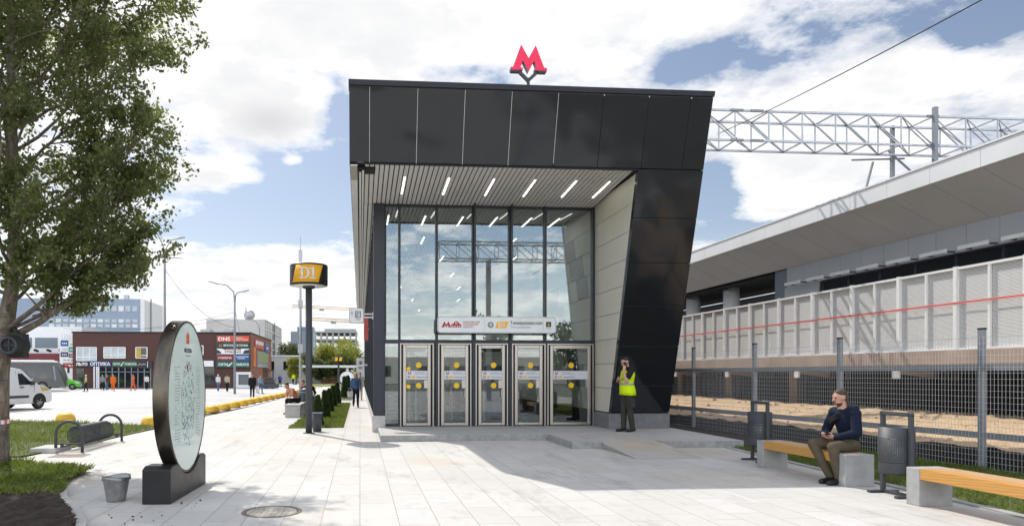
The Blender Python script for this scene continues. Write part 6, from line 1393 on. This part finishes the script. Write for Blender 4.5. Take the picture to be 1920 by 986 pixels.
fb = thing('concrete_bench', 'distant grey bench with a seated person before the far map disc', 'bench', (-1.5, 74, 0)); MB().box(-.8, .8, -.25, .25, .3, .46).build('seat', [m_conc], fb); MB().box(-.7, -.5, -.22, .22, 0, .299).build('leg', [m_conc], fb); MB().box(.5, .7, -.22, .22, 0, .299).build('leg', [m_conc], fb)
seated((-1.3, 74, .02), 0, 'distant person in maroon seated in front of the far map disc', maroon_c, denim, m_hairk, .1, 1)

# ------------------------------------------------------------------ vehicles (all facing the right of the picture)
def veh(name, label, cat, loc, prof, hw, belt, tumble, paint, rz=0.):
    v = thing(name, label, cat, loc, rz); wz = lambda z: hw - max(0, z - belt) * tumble
    n = len(prof); vs = [(x, -wz(z), z) for x, z in prof] + [(x, wz(z), z) for x, z in prof]; q = MB(); q.add(vs, [tuple(range(n)), tuple(range(2 * n - 1, n - 1, -1))] + [(i, n + i, n + (i + 1) % n, (i + 1) % n) for i in range(n)], 0)
    o = q.build('body', [paint], v, bevel=.05, seg=3)
    def side(poly, name, mat, par=v, th=.008, both=True):
        for s_ in ((-1, 1) if both else (-1,)):
            q = MB(); a = [(x, s_ * (wz(z) - .012), z) for x, z in poly]; b = [(x, s_ * (wz(z) + th), z) for x, z in poly]; k_ = len(poly); q.add(a + b, [tuple(range(k_)), tuple(range(2 * k_ - 1, k_ - 1, -1))] + [(i, k_ + i, k_ + (i + 1) % k_, (i + 1) % k_) for i in range(k_)], 0); q.build(name, mat if isinstance(mat, list) else [mat], par)
    return v, side, wz
def wheel(v, x, y, r, w=.2):
    q = MB(); q.lathe([(r * .6, -w / 2), (r * .93, -w / 2), (r, -w * .32), (r, w * .32), (r * .93, w / 2), (r * .6, w / 2)], 24, (x, y, r), axis='Y'); t = q.build('wheel', [m_rubber], v); q = MB(); sg = -1 if y < 0 else 1
    q.lathe([(.001, -w * .3), (r * .6, -w * .3), (r * .6, w * .3), (.001, w * .3)], 20, (x, y, r), axis='Y')
    for j in range(7): a = 2 * math.pi * j / 7; q.bar((x, y + sg * w * .34, r), (x + math.cos(a) * r * .56, y + sg * w * .34, r + math.sin(a) * r * .56), r * .14, .03)
    q.build('rim', [m_galv], t)
m_vanwhite = M('white van paint', (.72, .72, .72), .25, var=.04, coat=.5)
v, side, wz = veh('parked_van', 'small white panel van parked on the road behind the tree', 'van', (-16.4, 29.1, 0), [(0, .34), (0, .7), (.06, 1.6), (.16, 1.78), (.4, 1.86), (2.2, 1.86), (2.62, 1.79), (2.85, 1.66), (3.38, 1.17), (3.5, 1.12), (4.05, .99), (4.28, .86), (4.38, .66), (4.38, .36), (4.2, .26), (.1, .26)], .86, 1.0, .16, m_vanwhite, R(73))
side([(2.42, 1.10), (2.42, 1.60), (2.66, 1.60), (3.20, 1.12)], 'window', m_darkglass); side([(.2, .52), (.2, .64), (2.95, .64), (2.95, .52)], 'rubbing_strip', m_graphite); side([(2.30, .35), (2.30, 1.7), (2.315, 1.7), (2.315, .35)], 'door_seam', m_dark, th=.003); side([(3.27, .36), (3.27, 1.08), (3.285, 1.08), (3.285, .36)], 'door_seam', m_dark, th=.003); side([(2.45, .98), (2.45, 1.02), (2.65, 1.02), (2.65, .98)], 'handle', m_graphite, th=.03)
side([(3.75, .80), (3.62, 1.03), (4.0, .965), (4.2, .84)], 'headlight', M('amber headlamp', (.55, .40, .16), .2)); side([(3.17, .30), (3.2, .50), (3.32, .64), (3.5, .71), (3.68, .71), (3.84, .64), (3.96, .5), (4.0, .3)], 'wheel_arch', m_dark, th=.004); side([(.42, .30), (.45, .50), (.57, .64), (.75, .71), (.93, .71), (1.09, .64), (1.21, .5), (1.25, .3)], 'wheel_arch', m_dark, th=.004)
for x in (.84, 3.58):
    for s_ in (-1, 1): wheel(v, x, s_ * .78, .315, .19)
q = MB(); q.hexa([(2.90, -.68, 1.68), (3.36, -.72, 1.22), (3.36, .72, 1.22), (2.90, .68, 1.68)], [(2.93, -.68, 1.70), (3.39, -.72, 1.24), (3.39, .72, 1.24), (2.93, .68, 1.70)]); q.build('windscreen', [m_darkglass], v)
for s_ in (-1, 1): q = MB(); q.box(3.0, 3.12, min(s_ * .86, s_ * 1.06), max(s_ * .86, s_ * 1.06), 1.08, 1.28); q.build('wing_mirror', [m_graphite], v, bevel=.03)
v, side, wz = veh('parked_bus', 'dark coach with a white roof parked before the white building', 'bus', (-34.6, 62.3, 0), [(0, .35), (0, 2.5), (.15, 2.68), (7.3, 2.68), (7.75, 2.5), (8.2, 1.2), (8.25, .7), (8.2, .35)], 1.2, 1.2, .06, M('black coach paint', (.025, .027, .03), .2, coat=.6), R(20))
side([(.1, 1.15), (.1, 2.2), (6.9, 2.2), (7.2, 1.15)], 'window', m_darkglass); q = MB(); q.box(.3, 7.2, -1.06, 1.06, 2.69, 2.8); q.box(.12, 7.5, -1.12, 1.12, 2.60, 2.70); q.build('roof', [m_white], v, bevel=.03); side([(7.28, 1.0), (7.12, 2.3), (7.24, 2.3), (7.4, 1.0)], 'pillar', m_greysteel); side([(4.5, .36), (4.5, .8), (5.9, .8), (5.9, .36)], 'lime_stripe', M('lime decal', (.35, .45, .08), .4)); side([(2.9, 1.05), (2.9, 1.2), (5.6, 1.2), (5.6, 1.05)], 'lettering', m_greytext); q = MB(); q.hexa([(7.80, -1.05, 2.42), (8.22, -1.1, 1.2), (8.22, 1.1, 1.2), (7.80, 1.05, 2.42)], [(7.84, -1.05, 2.44), (8.26, -1.1, 1.22), (8.26, 1.1, 1.22), (7.84, 1.05, 2.44)]); q.build('windscreen', [m_darkglass], v); q = MB(); q.tube([(7.9, -1.15, 2.3), (8.35, -1.35, 2.3), (8.4, -1.38, 2.1)], .05, 6); q.box(8.3, 8.48, -1.5, -1.28, 1.65, 2.12); q.build('wing_mirror', [m_dark], v)
for x in (1.7, 6.3):
    for s_ in (-1, 1): wheel(v, x, s_ * 1.08, .46, .28)
v, side, wz = veh('green_car', 'bright green hatchback parked in front of the bus', 'car', (-31.45, 69.83, 0), [(0, .3), (.0, .75), (.25, 1.0), (.75, 1.42), (1.9, 1.46), (2.75, .98), (3.55, .82), (3.7, .6), (3.7, .28)], .82, .9, .25, M('bright green paint', (.12, .52, .03), .3, coat=.5), R(15))
side([(.6, .98), (.95, 1.34), (1.85, 1.36), (2.5, .98)], 'window', m_darkglass); side([(3.3, .66), (3.3, .78), (3.6, .74), (3.65, .62)], 'headlight', m_whitealu)
for x in (.7, 3.0):
    for s_ in (-1, 1): wheel(v, x, s_ * .76, .31, .2)
ld = thing('compact_loader', 'dark compact loader with a wide front bucket by the brick building\'s corner', 'loader', (at(507, 728, 74).x, 74, 0)); q = MB(); q.box(-.55, .35, -.5, .5, .35, 1.0); q.box(-.5, .3, -.45, .45, 1.0, 1.2); q.build('body', [M('loader paint', (.05, .045, .04), .5)], ld, bevel=.04); q = MB()
for a in ((-.45, -.42), (.25, -.42), (-.45, .36), (.25, .36)): q.box(a[0], a[0] + .06, a[1], a[1] + .06, 1.2, 1.85)
q.box(-.5, .36, -.48, .48, 1.85, 1.95); q.build('cab_frame', [m_dark], ld); q = MB(); q.box(-.9, .95, -.95, -.55, .06, .5); q.build('bucket', [m_graphite], ld, bevel=.03); q = MB(); q.bar((-.6, .1, 1.1), (-.6, -.7, .4), .1); q.bar((.5, .1, 1.1), (.5, -.7, .4), .1); q.build('arm', [m_graphite], ld)
for x in (-.42, .32):
    for s_ in (-1, 1): wheel(ld, x, s_ * .5, .3, .22)
# ------------------------------------------------------------------ lettering becomes real, cleanly filled meshes
from mathutils.geometry import delaunay_2d_cdt
fonts_ = [o for o in bpy.data.objects if o.type == 'FONT']
for o in fonts_: o['ext'] = o.data.extrude; o['bold'] = o.data.offset; o.data.offset = 0; o.data.extrude = 0; o.data.fill_mode = 'NONE'
bpy.context.view_layer.update()
_dg = bpy.context.evaluated_depsgraph_get()
for o in fonts_:
    me = bpy.data.meshes.new_from_object(o.evaluated_get(_dg)); P = [v.co.to_2d() for v in me.vertices]; E = [tuple(e.vertices) for e in me.edges]
    vs, es, fs, _a, _b, _c = delaunay_2d_cdt(P, E, [], 0, 1e-6)
    A = np.array([P[a] for a, b in E]); B = np.array([P[b] for a, b in E]); keep = []
    for f in fs:
        cx, cy = sum(vs[i].x for i in f) / 3, sum(vs[i].y for i in f) / 3
        up = (A[:, 1] <= cy) & (B[:, 1] > cy); dn = (A[:, 1] > cy) & (B[:, 1] <= cy)
        side = (B[:, 0] - A[:, 0]) * (cy - A[:, 1]) - (cx - A[:, 0]) * (B[:, 1] - A[:, 1])
        w = int((up & (side > 0)).sum()) - int((dn & (side < 0)).sum())
        if w: keep.append(tuple(f))
    m2 = bpy.data.meshes.new('lettering'); z = o['ext']; b = o['bold']; V_ = []; F_ = []   # a bold cut is the same outline laid over itself, each layer a hair lower
    for q, (dx, dy) in enumerate(((0, 0), (b, 0), (-b, 0), (0, b * .6), (0, -b * .6)) if b else ((0, 0),)):
        k0 = len(V_); V_ += [(p.x + dx, p.y + dy, z - q * .0006) for p in vs]; F_ += [tuple(i + k0 for i in f) for f in keep]
    m2.from_pydata(V_, [], F_); m2.materials.append(o.data.materials[0]); m2.update()
    n = bpy.data.objects.new('lettering', m2); COL.objects.link(n)
    n.parent = o.parent; n.location = o.location.copy(); n.rotation_euler = o.rotation_euler.copy(); n.scale = o.scale.copy(); bpy.data.objects.remove(o)
